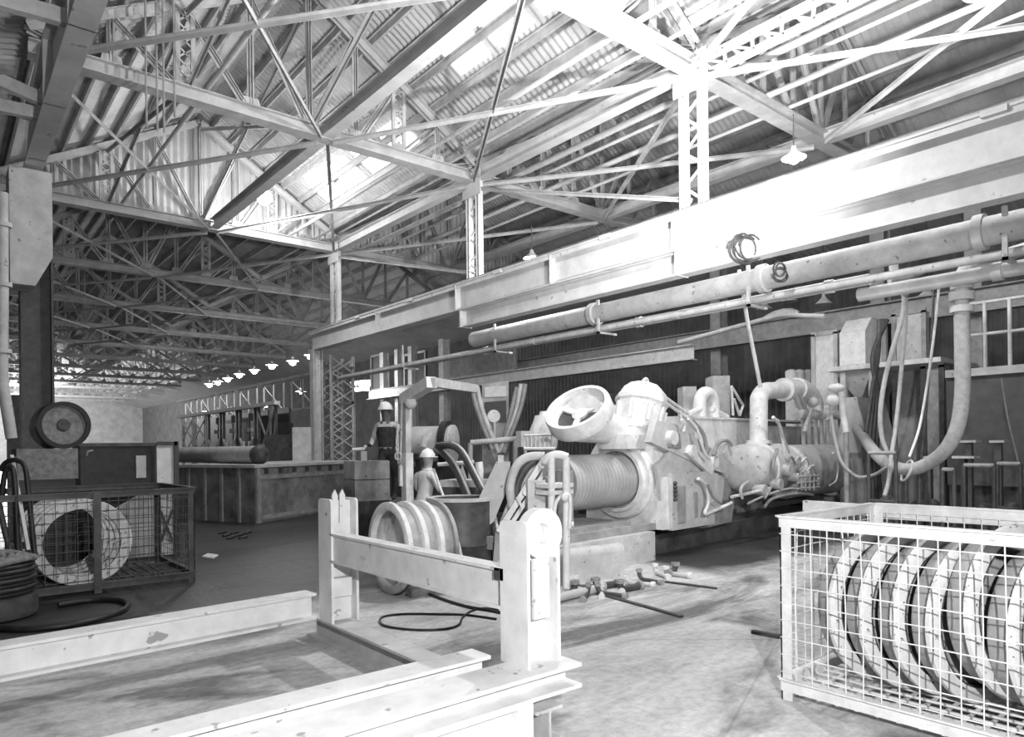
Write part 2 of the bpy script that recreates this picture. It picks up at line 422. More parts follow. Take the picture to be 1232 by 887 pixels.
# latticed posts on the crane girder
def post(y, label, zb=5.72):
    t = thing('latticed_post', label, 'post', (XM, y, zb), 'latticed posts carrying the roof on the crane girder')
    for dy in (-.19, .19): MB().ibeam((XM, y + dy, zb), (XM, y + dy, CZ + .25), .12, .14, .015, .012, up=(0, 1, 0)).build('post_leg', M['girder'], t)
    MB().lace((XM, y - .19, zb + .1), (XM, y - .19, CZ - .2), (0, .38, 0), .05, .014, 7, False).build('lacing', M['girder'], t)
    MB().prism([(XM - .09, y - .35, CZ - .45), (XM - .09, y + .35, CZ - .45), (XM - .09, y + .35, CZ + .2), (XM - .09, y - .35, CZ + .2)], (.02, 0, 0)).build('gusset_plate', M['girder'], t)
post(TY[1], 'nearest latticed post, on the crane girder right of the picture centre')
post(TY[2], 'latticed post on the crane girder near the picture centre')
post(TY[3], 'latticed post at the far end of the crane girder')
# crane girder
t = thing('crane_girder', 'long pale riveted crane girder running across the hall from far left to near right', 'girder', (XM, 12, 5.0))
b = MB(); b.ibeam((XM, -1, 5.36), (XM, 22.7, 5.36), .66, .34, .03, .025)
for y in (2.3, 7.5, 10.6, 14.0, 18): b.box((XM - .17, y - .01, 5.03), (XM + .17, y + .01, 5.69))
b.build('plate_girder', M['girder'], t)
MB().bar((XM, -1, 5.73), (XM, 22.7, 5.73), .07, .08).build('crane_rail', M['mid'], t)
b = MB(); b.bar((XM - .14, -1, 5.62), (XM - .14, 22.7, 5.62), .012, .10)
for y in (2.6, 5.4, 8.9, 12.2, 16, 19): b.box((XM - .19, y, 5.62), (XM - .145, y + .28, 5.70))
b.build('splice_plate', M['girder'], t)
t = thing('lower_girder', 'second lower girder bolted under the crane girder', 'girder', (XM, 6, 4.62))
MB().ibeam((XM + .05, -1, 4.83), (XM + .05, 14.0, 4.83), .40, .26, .02, .02).build('beam', M['girder'], t)
for y in (1.5, 7.45, 13.85): MB().box((XM - .14, y - .02, 4.62), (XM + .2, y + .02, 5.02)).build('end_plate', M['girder'], t)
# column under far end of the girder
t = thing('steel_column', 'slim grey steel column carrying the far end of the crane girder', 'column', (XM, 22.5, 0))
MB().ibeam((XM, 22.45, .04), (XM, 22.45, 5.03), .34, .3, .03, .025, up=(1, 0, 0)).build('shaft', M['steel'], t)
MB().box((XM - .25, 22.2, 0), (XM + .25, 22.7, .04)).build('base_plate', M['mid'], t)
t = thing('lattice_tower', 'open lattice tower standing right of the slim grey column', 'tower', (11.2, 23.3, 0))
for i, (dx, dy) in enumerate(((-.42, -.42), (.42, -.42), (.42, .42), (-.42, .42))):
    MB().angle((11.2 + dx, 23.3 + dy, 0), (11.2 + dx, 23.3 + dy, 5.0), .09, .015).build('corner_post', M['steel'], t)
    e = [(.84, 0, 0), (0, .84, 0), (-.84, 0, 0), (0, -.84, 0)][i]
    b = MB().lace((11.2 + dx, 23.3 + dy, .1), (11.2 + dx, 23.3 + dy, 4.9), e, .05, .012, 9, True); b.build('cross_lacing', M['steel'], t)
# left girder and column
kx = 1.28
t = thing('left_crane_girder', 'crane girder overhead at the upper left, seen steeply from below', 'girder', (kx, 5, 5.6))
zb = 1.7 + 3.27 * kx
b = MB(); b.ibeam((kx - .12, -1, zb + .40), (kx - .12, 12.6, zb + .40), .80, .24, .03, .03)
for y in range(0, 13, 2): b.box((kx - .24, y - .01, zb), (kx, y + .01, zb + .8))
b.build('plate_girder', M['girder'], t)
MB().bar((kx - .12, -1, zb + .84), (kx - .12, 12.6, zb + .84), .07, .07).build('crane_rail', M['mid'], t)
b = MB(); lx = kx - 1.5
b.ibeam((lx, -1, zb + .4), (lx, 12.6, zb + .4), .5, .16, .02, .02)
b.build('outrigger_beam', M['girder'], t)
for i, y in enumerate((3.6, 4.9, 6.2, 7.5, 8.8, 10.2, 11.5)):
    MB().bar((lx, y, zb + .4), (kx - .16, y + (.7 if i % 2 else -.1), zb + .42), .10, .16).build('cross_brace', M['white'], t)
t = thing('left_column', 'dark steel column standing behind the left wire cage', 'column', (kx - .05, 13.0, 0))
MB().ibeam((kx - .05, 13.0, .04), (kx - .05, 13.0, zb - .02), .42, .36, .03, .025, up=(1, 0, 0)).build('shaft', M['dark'], t)
MB().box((kx - .35, 12.7, 0), (kx + .25, 13.3, .04)).build('base_plate', M['dark'], t)
b = MB().prism([(kx - .42, 12.3, zb - .05), (kx + .1, 12.3, zb - .05), (kx + .1, 12.3, zb - 1.3), (kx - .12, 12.3, zb - 1.75), (kx - .42, 12.3, zb - 1.75)], (0, .55, 0))
b.build('bracket', M['steel'], t)
tag(MB().ibeam((-.35, 12.6, 0), (-.35, 12.6, 7.3), .34, .3, .03, .02, up=(1, 0, 0)).build('side_column', M['dark']), 'dark column farthest to the left, beside the pipe on the photo edge', 'column')

# thin pipes and conduits under the roof
for x, z, r, lab in ((8.5, 8.3, .05, 'thin conduit strapped under the chords, left of the eaves strut'), (9.3, 8.32, .035, 'thinner conduit strapped beside the eaves strut'), (11.0, 8.30, .07, 'pipe running along the right bay just beyond the crane girder'), (11.5, 8.32, .04, 'thin conduit next to the pipe in the right bay'), (12.2, 8.28, .06, 'second pipe running along the right bay'), (13.0, 8.3, .04, 'third conduit in the right bay'), (16.2, 8.3, .06, 'far pipe running along the right bay'), (3.9, 8.3, .04, 'conduit running along over the left half of the main bay')):
    tag(MB().cyl((x, -.5, z), (x, 21.2, z), r, n=10).build('roof_conduit', M['girder'], smooth=40), lab, 'pipe', 'conduits on the truss chords')

# ================================================================== FOREGROUND
# welded stand of steel beams
t = thing('beam_stand', 'welded white-painted steel beam stand with two uprights in the foreground', 'stand', (2.6, 4.3, 0))
def chipped(b, name, m=M['frame']): return b.build(name, m, t, 30)
# uprights: H sections, flange towards the camera's left
def upright(x, y, z0, lug):
    b = MB(); z1 = 1.265; r = .035
    def rounded(xa, xb):
        ya, yb = y, y + .25
        b.prism([(xa, ya, z0), (xa, yb, z0), (xa, yb, z1 - r), (xa, yb - .01, z1 - .012), (xa, yb - r, z1), (xa, ya + r, z1), (xa, ya + .01, z1 - .012), (xa, ya, z1 - r)], (xb - xa, 0, 0))
    rounded(x, x + .022); rounded(x + .235, x + .257); b.box((x + .022, y + .115, z0), (x + .235, y + .135, z1 - .02))
    o = chipped(b, 'upright')
    if lug:
        c = V((x + .16, y + .045, 1.185)); g = MB()
        g.lathe([(0, .062), (0, .15), (.06, .15), (.06, .062)], c, (0, 1, 0), 32, True)
        g.lathe([(-.012, .11), (-.012, .15), (0, .15), (0, .11)], c, (0, 1, 0), 32, True)
        g.build('lifting_eye', M['frame'], t, 40)
        h = MB(); h.lathe([(0, .016), (0, .05), (.03, .05), (.03, .016)], V((x + .11, y - .01, .88)), (0, 1, 0), 20, True)
        h.box((x + .05, y, .7), (x + .17, y + .02, 1.05)); h.build('pin_boss', M['frame'], t, 40)
    else:
        g = MB()
        for dx in (.055, .125):
            g.prism([(x + dx, y + .09, 1.05), (x + dx + .055, y + .09, 1.05), (x + dx + .055, y + .09, 1.29), (x + dx + .03, y + .09, 1.345), (x + dx + .005, y + .09, 1.30)], (0, .02, 0))
        g.build('pointed_lug', M['frame'], t)
        g = MB().box((x + .03, y + .02, .42), (x + .2, y + .11, .58)); g.build('foot_block', M['frame'], t)
    return o
upright(2.6, 5.58, .2, False); upright(2.6, 3.02, .42, True)
b = MB(); b.box((2.625, 3.28, .735), (2.645, 5.60, .965)); b.box((2.60, 3.28, .955), (2.72, 5.60, .975)); b.box((2.60, 3.28, .725), (2.72, 5.60, .745)); chipped(b, 'transom')
MB().box((2.60, 3.24, .90), (2.70, 3.33, .972)).build('transom_clip', M['dark'], t)
b = MB(); b.ibeam((-2.8, 5.48, .315), (2.57, 5.94, .315), .23, .20, .022, .018); chipped(b, 'rail')
b = MB(); b.ibeam((-1.2, 3.52, .305), (2.64, 3.52, .305), .21, .20, .022, .018); chipped(b, 'rail')
b = MB(); b.ibeam((-1.2, 3.07, .35), (2.93, 3.07, .35), .145, .30, .022, .02); chipped(b, 'rail')
b = MB(); b.ibeam((2.70, 2.95, .10), (2.70, 6.1, .10), .20, .20, .02, .016); chipped(b, 'cross_member', M['steel'])
b = MB(); b.ibeam((-1.0, 3.05, .138), (2.56, 3.05, .138), .275, .22, .022, .018); chipped(b, 'rail')
b = MB(); b.box((2.48, 2.97, 0), (2.59, 3.13, .276)); chipped(b, 'foot_block')
for x in (-1.6,): b = MB(); b.box((x, 5.4, 0), (x + .2, 5.7, .2)); chipped(b, 'foot_block')

# flanged rings
def ring_proto(name, wid, label, cat, group):
    """axis along local Y, front flange at -wid/2"""
    r = thing(name, label, cat, (0, 0, 0), group); h = wid / 2
    MB().lathe([(-h, .405), (-h, .515), (-h + .006, .522), (-h + .058, .522), (-h + .066, .512), (-h + .066, .46), (-h + .066, .415), (-h + .02, .405)], (0, 0, 0), (0, 1, 0), 56).build('flange', M['ring'], r, 40)
    MB().lathe([(-h + .066, .42), (-h + .066, .462), (-h + .076, .468), (h - .02, .468), (h, .455), (h, .42)], (0, 0, 0), (0, 1, 0), 48).build('barrel', M['barrel'], r, 40)
    b = MB()
    for k in range(16):
        a = 2 * PI * (k + .5) / 16; c = V((.46 * math.cos(a), -h, .46 * math.sin(a))); b.cyl(c - V((0, .012, 0)), c + V((0, .01, 0)), .013, n=6)
    b.build('bolt_circle', M['mid'], r); CH[r.name] = kids(r); return r
ringp = ring_proto('flanged_ring', .165, '', 'ring', 'flanged rings')
def dish_ring():
    r = thing('flanged_ring', '', 'ring', (0, 0, 0), 'flanged rings in the right cage'); h = .083
    MB().lathe([(-h, .428), (-h, .517), (-h + .004, .522), (-h + .03, .522), (-h + .034, .515), (-h + .034, .45), (-h + .03, .432)], (0, 0, 0), (0, 1, 0), 64).build('flange', M['ring'], r, 40)
    MB().lathe([(-h + .034, .428), (-h + .034, .468), (h - .02, .47), (h, .455), (h, .428)], (0, 0, 0), (0, 1, 0), 56).build('barrel', M['barrel'], r, 40)
    MB().lathe([(-h + .075, .02), (-h + .075, .43), (-h + .095, .43), (-h + .095, .02)], (0, 0, 0), (0, 1, 0), 48).build('inner_plate', M['plate'], r, 40)
    b = MB(); b.lathe([(-h - .004, .419), (-h - .004, .429), (-h + .07, .429), (-h + .07, .419)], (0, 0, 0), (0, 1, 0), 56); b.build('inner_lip', M['dark'], r, 40)
    CH[r.name] = kids(r); return r
dishp = dish_ring()
def cage(x0, x1, y0, y1, z1, m, label, name='wire_cage', skip=()):
    t = thing(name, label, 'cage', ((x0 + x1) / 2, (y0 + y1) / 2, 0)); w = .075; zb = .07
    for (x, y) in ((x0, y0), (x1, y0), (x1, y1), (x0, y1)):
        sx = 1 if x == x0 else -1; sy = 1 if y == y0 else -1
        b = MB(); b.box((min(x, x + sx * w), min(y, y + sy * .01), 0), (max(x, x + sx * w), max(y, y + sy * .01), z1)); b.box((min(x, x + sx * .01), min(y, y + sy * w), 0), (max(x, x + sx * .01), max(y, y + sy * w), z1)); b.build('corner_post', m, t)
    for z, h in ((z1 - .035, .07), (zb + .03, .08)):
        for (p, q) in (((x0, y0), (x1, y0)), ((x1, y0), (x1, y1)), ((x1, y1), (x0, y1)), ((x0, y1), (x0, y0))):
            b = MB(); b.bar((p[0], p[1], z), (q[0], q[1], z), .012, h); b.bar((p[0], p[1], z + h / 2), (q[0], q[1], z + h / 2), .06, .012); b.build('rail', m, t)
    wr = .0042
    def panel(p, q):
        p, q = V((*p, 0)), V((*q, 0)); L_ = (q - p).length; k = int(L_ / .105); b = MB()
        for i in range(1, k):
            c = p.lerp(q, i / k); j = random.uniform(-.006, .006); b.tube([c + V((j, j, zb)), c + V((-j, j, (zb + z1) / 2)), c + V((j, -j, z1 - .03))], wr, 5)
        nz = int((z1 - zb) / .105)
        for i in range(1, nz):
            z = zb + (z1 - zb) * i / nz; b.tube([p + V((0, 0, z)), p.lerp(q, .35) + V((0, 0, z + random.uniform(-.008, .008))), p.lerp(q, .7) + V((0, 0, z + random.uniform(-.008, .008))), q + V((0, 0, z))], wr, 5)
        b.build('wire_mesh', m, t)
    for s, (p, q) in dict(front=((x0, y0), (x1, y0)), left=((x0, y1), (x0, y0)), back=((x0, y1), (x1, y1)), right=((x1, y0), (x1, y1))).items():
        if s not in skip: panel(p, q)
    b = MB()
    for i in range(1, int((x1 - x0) / .12)): x = x0 + .12 * i; b.bar((x, y0, zb), (x, y1, zb), .02, .012)
    for i in range(1, int((y1 - y0) / .12)): y = y0 + .12 * i; b.bar((x0, y, zb - .01), (x1, y, zb - .01), .02, .012)
    b.build('floor_grid', m, t)
    return t
cg = cage(4.33, 5.75, -.2, 2.45, 1.215, M['white'], 'white wire mesh cage full of flanged rings at the right edge')
MB().bar((5.80, 3.05, 1.16), (5.80, -.2, 1.13), .05, .09).build('top_bar', M['white'], cg)
WR = ['first flanged ring in the right cage, nearest its corner post', 'second ring along in the right cage', 'third ring along in the right cage', 'fourth ring along in the right cage', 'fifth ring along in the right cage, standing higher than its neighbours', 'sixth ring along in the right cage', 'seventh ring along in the right cage, by the photo edge', 'eighth ring along in the right cage, cut by the photo edge', 'ninth ring in the right cage, cut off by the photo edge']
for i in range(9):
    y = 2.12 - .192 * i
    place(dishp, (5.0 + random.uniform(-.02, .02), y, .605 + (.07 if i == 4 else 0)), first=(i == 0), label=WR[i], group='flanged rings in the right cage',
          rot=(0 if i != 4 else -.05, random.uniform(0, .3), math.radians(-14 + random.uniform(-2, 2))))
# left cage
cg2 = cage(.42, 2.57, 9.53, 11.35, 1.22, M['dark'], 'dark wire mesh cage holding rings at the left, behind the coil', skip=('left',))
MB().box((1.44, 9.50, .02), (1.52, 9.53, 1.23)).build('middle_post', M['dark'], cg2)
for i in range(5):
    place(ringp, (1.38 - .025 * i, 9.86 + .24 * i, .605), rz=math.radians(-8 + i), first=(i == 0), label=['front flanged ring in the left cage, face turned to the camera', 'second ring behind the front one in the left cage', 'third ring back in the left cage', 'fourth ring back in the left cage', 'rearmost ring in the left cage'][i], group='flanged rings in the left cage')
# three-flanged barrel on the floor
t = thing('flanged_barrel', 'short barrel with three white flanges standing on its rim behind the steel stand', 'barrel', (4.25, 7.2, 0))
def lx(prof, name, m): MB().lathe(prof, V((4.05, 7.2, .535)), (.998, -.06, 0), 56).build(name, m, t, 40)
for k in range(3):
    a = .205 * k; lx([(a, .455 if k == 0 else .44), (a, .52), (a + .01, .535), (a + .06, .535), (a + .07, .525), (a + .07, .44)], 'flange', M['ring'])
    lx([(a + .07, .44), (a + .07, .475), (a + .205, .475), (a + .205, .44)], 'barrel_wall', M['barrel'])
lx([(0.01, .44), (0.01, .456), (.27, .456), (.27, .44)], 'inner_sleeve', M['white']); lx([(.27, .02), (.27, .45), (.29, .45), (.29, .02)], 'web_disc', M['white'])
lx([(.63, .02), (.63, .475), (.66, .475), (.66, .02)], 'end_disc', M['mid'])
lx([(.615, .45), (.615, .53), (.66, .53), (.66, .45)], 'flange', M['mid'])
for s in (-1, 1):
    c = V((4.2, 7.19, .03)) + V((.06, .998, 0)) * .3 * s; MB().prism([c + V((-.05, 0, -.03)), c + V((.3, .02, -.03)), c + V((.3, .02, .07)), c + V((-.05, 0, .07))], V((.006, .1, 0)) * s).build('chock', M['wood'], t)
# loop of cable on the floor
def G(px, py, z=.012): return at(px, py, 'z', z)
pts = [G(px, py) for px, py in ((597, 745), (560, 740), (520, 739), (485, 739), (462, 742), (457, 748), (466, 754), (500, 758), (535, 757), (552, 752), (556, 744), (566, 736), (580, 732), (600, 734))]
tag(MB().tube(spline(pts, 5), .012, 6).build('cable', M['black'], smooth=60), 'thin black cable looped on the floor behind the stand', 'cable')
pts = [G(px, py) for px, py in ((516, 715), (540, 724), (565, 731), (590, 735), (605, 738), (640, 742))]
tag(MB().tube(spline(pts, 5), .02, 8).build('hose', M['black'], smooth=60), 'black hose trailing from under the flanged barrel', 'hose')
tag(MB().prism([G(243, 671, 0), G(256, 673, 0), G(263, 669, 0), G(250, 667, 0)], (0, 0, .02)).build('paper_scrap', M['white']), 'scrap of white paper on the dark floor left of the stand', 'scrap')
b = MB()
for k in range(7): c = G(268 + k * 5, 640 + (k % 3) * 3, .04); b.cyl(c - V((.08, .02, .03)), c + V((.08, .03, 0)), .03, n=7)
tag(b.build('rag_heap', M['black']), 'small heap of scrap on the floor before the long bench', 'scrap')

# ================================================================== PIPE MACHINE
MA = math.radians(5); M0 = V((8.1, 7.35, 0)); AX = V((math.cos(MA), math.sin(MA), 0)); NR = V((-math.sin(MA), math.cos(MA), 0))
def MP(px, py, n): return atp(px, py, M0 + NR * n, NR)
def W(s, n, z): return M0 + AX * s + NR * n + V((0, 0, z))
def sz(px, py, n): p = MP(px, py, n) - M0; return p.dot(AX), p.z
def lbox(b, s0, s1, n0, n1, z0, z1): return b.hexa(W(s0, n0, z0), AX * (s1 - s0), NR * (n1 - n0), (0, 0, z1 - z0))
mc = thing('pipe_machine', 'large pale pipe spinning machine with a ribbed horizontal mandrel and a tilted spoked drum', 'machine', W(2, 0, 0))
s_r, z_r = sz(745, 577, 0)       # ring centre
# bed
b = MB(); s0 = sz(640, 690, -.75)[0]; s1, zt = sz(788, 640, -.75)
zt = .42; lbox(b, s0, s1, -.75, .8, 0, zt); b.build('bed_block', M['steel'], mc)
b = MB(); lbox(b, s1, s1 + 6.8, -.45, .8, 0, .30); b.build('bed_rail', M['oily'], mc)
b = MB(); lbox(b, s0 - .2, s1 - .25, -.5, .4, zt, zt + .16); lbox(b, s0 - .2, s1 + 1.6, -.62, -.5, zt, zt + .1); b.build('slide_way', M['mid'], mc)
# housing: arch-topped block carrying the ring
def arch(s0, s1, r, zc, zb, w, m, name, n0=0):
    poly = [W(s0, n0 - w, zb), W(s0, n0 + w, zb)] + [W(s0, n0 + r * math.cos(a), zc + r * math.sin(a)) for a in [PI * k / 20 for k in range(21)]]
    return MB().prism(poly, AX * (s1 - s0)).build(name, m, mc, 35)
arch(s_r + .08, s_r + 1.35, .72, z_r + .05, zt, .74, M['white'], 'bearing_housing')
b = MB(); lbox(b, s_r + .25, s_r + 1.5, -.80, .3, zt - .02, z_r + .1); b.build('pedestal', M['steel'], mc)
b = MB(); lbox(b, s_r + .38, s_r + .58, -.83, -.80, .5, z_r - .1); lbox(b, s_r + .85, s_r + .95, -.82, -.80, .55, .95); b.build('cover_plate', M['mid'], mc)
b = MB()
for k in range(5): b.ball(W(s_r + .3, -.82, z_r - .05 - k * .06), .035, n=8, m=6)
b.build('valve_manifold', M['dark'], mc, 60)
# ring and mandrel
MB().lathe([(-.02, .45), (-.02, .59), (.02, .62), (.10, .62), (.14, .59), (.14, .45)], W(s_r - .02, 0, z_r), AX, 64).build('ring_flange', M['white'], mc, 35)
MB().lathe([(0, .43), (-.07, .445), (-.07, .50), (0, .52)], W(s_r - .03, 0, z_r), AX, 64).build('seal_ring', M['white'], mc, 40)
s_l = sz(668, 577, 0)[0]
prof = [(0, .05), (0, .40), (.03, .405)]
L_ = s_r - s_l - .05
for k in range(16): a = .06 + (L_ - .1) * k / 16; prof += [(a, .405), (a + .01, .400), (a + .02, .405)]
prof += [(L_, .405), (L_, .05)]
MB().lathe(prof, W(s_l, 0, z_r), AX, 56, False).build('mandrel', M['roller'], mc, 50)
MB().cyl(W(s_l - .25, 0, z_r), W(s_l, 0, z_r), .12, n=20).build('mandrel_shaft', M['mid'], mc, 40)
b = MB(); lbox(b, s_l - .22, s_l - .08, -.4, .4, zt, z_r + .2); b.build('tail_support', M['mid'], mc)
# tilted spoked drum on its neck
dc = MP(697, 497, -.1); v1 = (MP(688, 484, -.35) - MP(706, 528, -.1)); da = (R0 * -.40 + UZ * .74 - FW * .54).normalized()
R_ = .50; dh = .25; base = dc - da * dh * .5
MB().lathe([(0, R_ * .9), (0, R_ * .97), (.03, R_), (dh - .05, R_), (dh, R_ * .97), (dh, R_ * .86), (dh - .04, R_ * .83), (dh - .14, R_ * .82), (.05, R_ * .85)], base, da, 56).build('drum_rim', M['white'], mc, 35)
_, ds, du = frame_of(da)
b = MB()
for k in range(3):
    a = 2 * PI * k / 3 + .4; d = ds * math.cos(a) + du * math.sin(a); c = base + da * (dh - .16); b.bar(c + d * .08, c + d * R_ * .86, .09, .05, up=da)
b.lathe([(-.02, R_ * .70), (-.02, R_ * .86), (.02, R_ * .86), (.02, R_ * .70)], base + da * (dh - .16), da, 40)
b.build('drum_spokes', M['white'], mc)
MB().lathe([(-.04, .02), (-.04, .12), (.03, .12), (.05, .07), (.05, .02)], base + da * (dh - .16), da, 24, False).build('drum_hub', M['white'], mc, 40)
MB().lathe([(0, .02), (0, R_ * .84), (.02, R_ * .84), (.02, .02)], base + da * .06, da, 40).build('drum_back', M['dark'], mc, 40)
nb = W(s_r + .62, .1, z_r + .62)
MB().tube([base + da * .03, base.lerp(nb, .35), nb, nb - V((0, 0, .2))], [.36, .25, .30, .36], 24).build('drum_neck', M['white'], mc, 50)
# motor
mo = MP(766, 520, -.15); md = V((-.05, -.12, 1)); up_ = (MP(776, 462, -.15) - mo); ml = up_.length; mdir = up_.normalized()
MB().lathe([(-.08, .08), (-.08, .20), (0, .36), (.03, .37), (ml * .55, .40), (ml * .58, .43), (ml * .66, .43), (ml * .70, .39), (ml * .82, .36), (ml * .95, .25), (ml, .12), (ml, .02)], mo, mdir, 10, False).build('motor_body', M['white'], mc, 20)
_, ms, mu = frame_of(mdir, up=(-.6, -.75, .2))
for k in range(9):
    a = 2 * PI * k / 9; d = ms * math.cos(a) + mu * math.sin(a); MB().bar(mo + mdir * .12 + d * .385, mo + mdir * ml * .5 + d * .40, .05, .06, up=d).build('motor_rib', M['white'], mc)
b = MB(); b.tube(bez(mo + mdir * (ml - .02) - AX * .07, mo + mdir * (ml + .12) - AX * .07, mo + mdir * (ml + .12) + AX * .07, mo + mdir * (ml - .02) + AX * .07), .028, 8); b.build('lifting_eye', M['white'], mc, 60)
MB().cyl(mo - mdir * .2 + AX * .0, mo + mdir * .02, .30, .34, 20).build('motor_flange', M['white'], mc, 40)
lbx = MB(); c = mo - mdir * .15; lbx.hexa(c - AX * .62 - NR * .3 - V((0, 0, .12)), AX * .7, NR * .5, (0, 0, .22)); lbx.build('gear_case', M['white'], mc)
# inclined arm from the motor down to the rollers
def armb(name, pts, w, h, n, m='steel'):
    b = MB(); P_ = [MP(x, y, n) for x, y in pts]
    for i in range(len(P_) - 1): b.bar(P_[i], P_[i + 1], w, h, up=NR)
    return b.build(name, M[m], mc)
def plate(name, pts, n, th, m='steel'):
    return MB().prism([MP(x, y, n) for x, y in pts], NR * th).build(name, M[m], mc)
plate('swing_arm', [(783, 532), (790, 506), (812, 510), (842, 530), (880, 556), (872, 570), (838, 558), (806, 543)], -.75, .12)
plate('swing_arm', [(788, 512), (812, 516), (846, 536), (884, 560), (874, 576), (834, 556), (804, 540)], -.45, .1)
plate('arm_box', [(806, 520), (818, 522), (820, 540), (806, 538)], -.8, .08, 'mid')
plate('arm_link', [(826, 545), (838, 540), (862, 558), (856, 572)], -.82, .06, 'white')
plate('side_shield', [(806, 543), (872, 575), (868, 612), (800, 632), (790, 560)], -.72, .06, 'steel')
for (x, y, r) in ((812, 527, .11), (836, 543, .10), (862, 556, .09)):
    p = MP(x, y, -.85); MB().cyl(p, p + NR * .5, r, n=18).build('pivot_pin', M['white'], mc, 40)
plate('guard_plate', [(836, 590), (870, 568), (884, 600), (880, 628), (846, 636)], -.62, .1, 'mid')
# end rollers
for (x, y, r, nm_, n0, ln) in ((893, 564, .46, 'round_tank', -.35, 1.5),):
    p = MP(x, y, n0) ; MB().lathe([(-.06, .02), (-.05, r * .6), (0, r * .9), (.06, r), (ln, r), (ln, .02)], p, AX, 40, False).build(nm_, M['steel'], mc, 40)
    MB().lathe([(.5, r), (.5, r + .04), (.56, r + .04), (.56, r)], p, AX, 40).build('tank_band', M['white'], mc, 40)
p = MP(940, 568, -.35); MB().lathe([(0, .02), (0, .5), (.05, .55), (2.7, .55), (2.75, .5), (2.78, .02)], p, AX, 40, False).build('rear_drum', M['steel'], mc, 40)
MB().lathe([(2.5, .55), (2.5, .62), (2.62, .62), (2.62, .55)], p, AX, 40).build('drum_band', M['steel'], mc, 40)
# long white case behind
sa, za = sz(822, 503, .35); sb, zb_ = sz(905, 550, .35)
b = MB(); lbox(b, sa, sb, .35, 1.0, zb_, za); b.build('long_case', M['white'], mc)
b = MB(); lbox(b, sa - .02, sa + .28, .30, .35, zb_ + .1, za + .04); lbox(b, sa, sb + 3.4, .33, .95, za, za + .04); b.build('case_trim', M['white'], mc)
sa2, za2 = sz(936, 507, .4); sb2, zb2 = sz(986, 548, .4)
b = MB(); lbox(b, sb, sb2, .4, 1.0, zb2, za - .1); b.build('rear_case', M['steel'], mc)
b = MB(); lbox(b, sa - .8, sb2, .3, .9, .3, zb_); b.build('under_frame', M['mid'], mc)
def hookpipe(px0, px1, py0, py1, n, r, name, m='white'):
    c0 = MP(px0, py1, n); c1 = MP(px1, py1, n); t0 = MP(px0, py0, n); t1 = MP(px1, py0, n)
    h = t0.z - c0.z; w = c1 - c0
    pts = [c0, c0 + V((0, 0, h * .5))] + bez(c0 + V((0, 0, h * .5)), c0 + V((0, 0, h * 1.15)), c1 + V((0, 0, h * 1.15)), c1 + V((0, 0, h * .5)))[1:] + [c1]
    return MB().tube(pts, r, 14).build(name, m if not isinstance(m, str) else M[m], mc, 60)
hookpipe(842, 858, 472, 505, .55, .13, 'return_bend')
b = MB(); p, q = MP(846, 490, .5), MP(826, 500, .5); b.tube([p, q], .06, 10); p, q = MP(856, 492, .5), MP(874, 502, .5); b.tube([p, q], .06, 10); b.build('branch_pipe', M['white'], mc, 60)
# struts and rods above the case
for pts in (((793, 478), (798, 506)), ((793, 473), (828, 498)), ((794, 479), (826, 503)), ((818, 494), (820, 510)), ((826, 503), (840, 520)), ((880, 465), (894, 488)), ((880, 466), (882, 500)), ((883, 480), (890, 500)), ((894, 488), (890, 500))):
    MB().tube([MP(x, y, -.1 if pts[0][0] < 870 else .5) for x, y in pts], .028, 8).build('stay_rod', M['white'], mc, 60)
# small hydraulic hoses over the front
hs = [[(828, 504), (838, 515), (842, 528), (848, 545), (854, 552)], [(858, 548), (864, 534), (874, 530), (880, 536)], [(862, 550), (868, 540), (876, 534), (880, 548)], [(840, 576), (849, 584), (852, 604), (848, 618), (856, 616), (868, 611), (880, 605)], [(852, 582), (858, 598), (868, 606)], [(893, 600), (891, 590), (894, 584), (900, 580)], [(820, 505), (824, 512), (822, 520)], [(832, 505), (846, 522), (850, 540)],
      [(936, 505), (940, 520), (946, 535), (950, 545)], [(930, 502), (938, 512), (942, 530), (944, 548)], [(948, 556), (952, 550), (957, 560), (954, 566)], [(956, 556), (961, 550), (966, 560), (962, 566)], [(964, 556), (970, 551), (975, 560), (970, 567)], [(920, 610), (930, 600), (960, 594), (978, 596)], [(900, 606), (922, 596), (950, 588), (970, 590)], [(880, 598), (900, 594), (925, 588)], [(928, 586), (924, 594), (920, 600)], [(978, 560), (984, 570), (984, 584)], [(1002, 545), (1008, 560), (1006, 578), (998, 584)], [(935, 540), (930, 560), (932, 575)]]
for i, pts in enumerate(hs):
    MB().tube(spline([MP(x, y, -.95 + .02 * (i % 4)) for x, y in pts], 5), .022 + .008 * (i % 2), 7).build('hydraulic_hose', M[('white', 'mid', 'steel')[i % 3]], mc, 60)
b = MB()
P0 = MP(966, 578, -.9); P1 = MP(980, 588, -.9)
for k in range(4): b.tube([MP(964 + k * 5, 570, -.95), MP(964 + k * 5, 590, -.95)], .02, 6)
for k in range(3): b.tube([MP(960, 574 + k * 7, -.95), MP(986, 572 + k * 7, -.95)], .02, 6)
b.build('valve_rack', M['steel'], mc, 60)
for (x, y, r) in ((946, 566, .12), (956, 575, .09), (934, 583, .10), (915, 590, .1)):
    p = MP(x, y, -.85); MB().lathe([(0, .02), (0, r), (.06, r * 1.05), (.2, r * .9), (.26, .03)], p - NR * .1, NR, 18, False).build('valve_body', M['steel'], mc, 40)
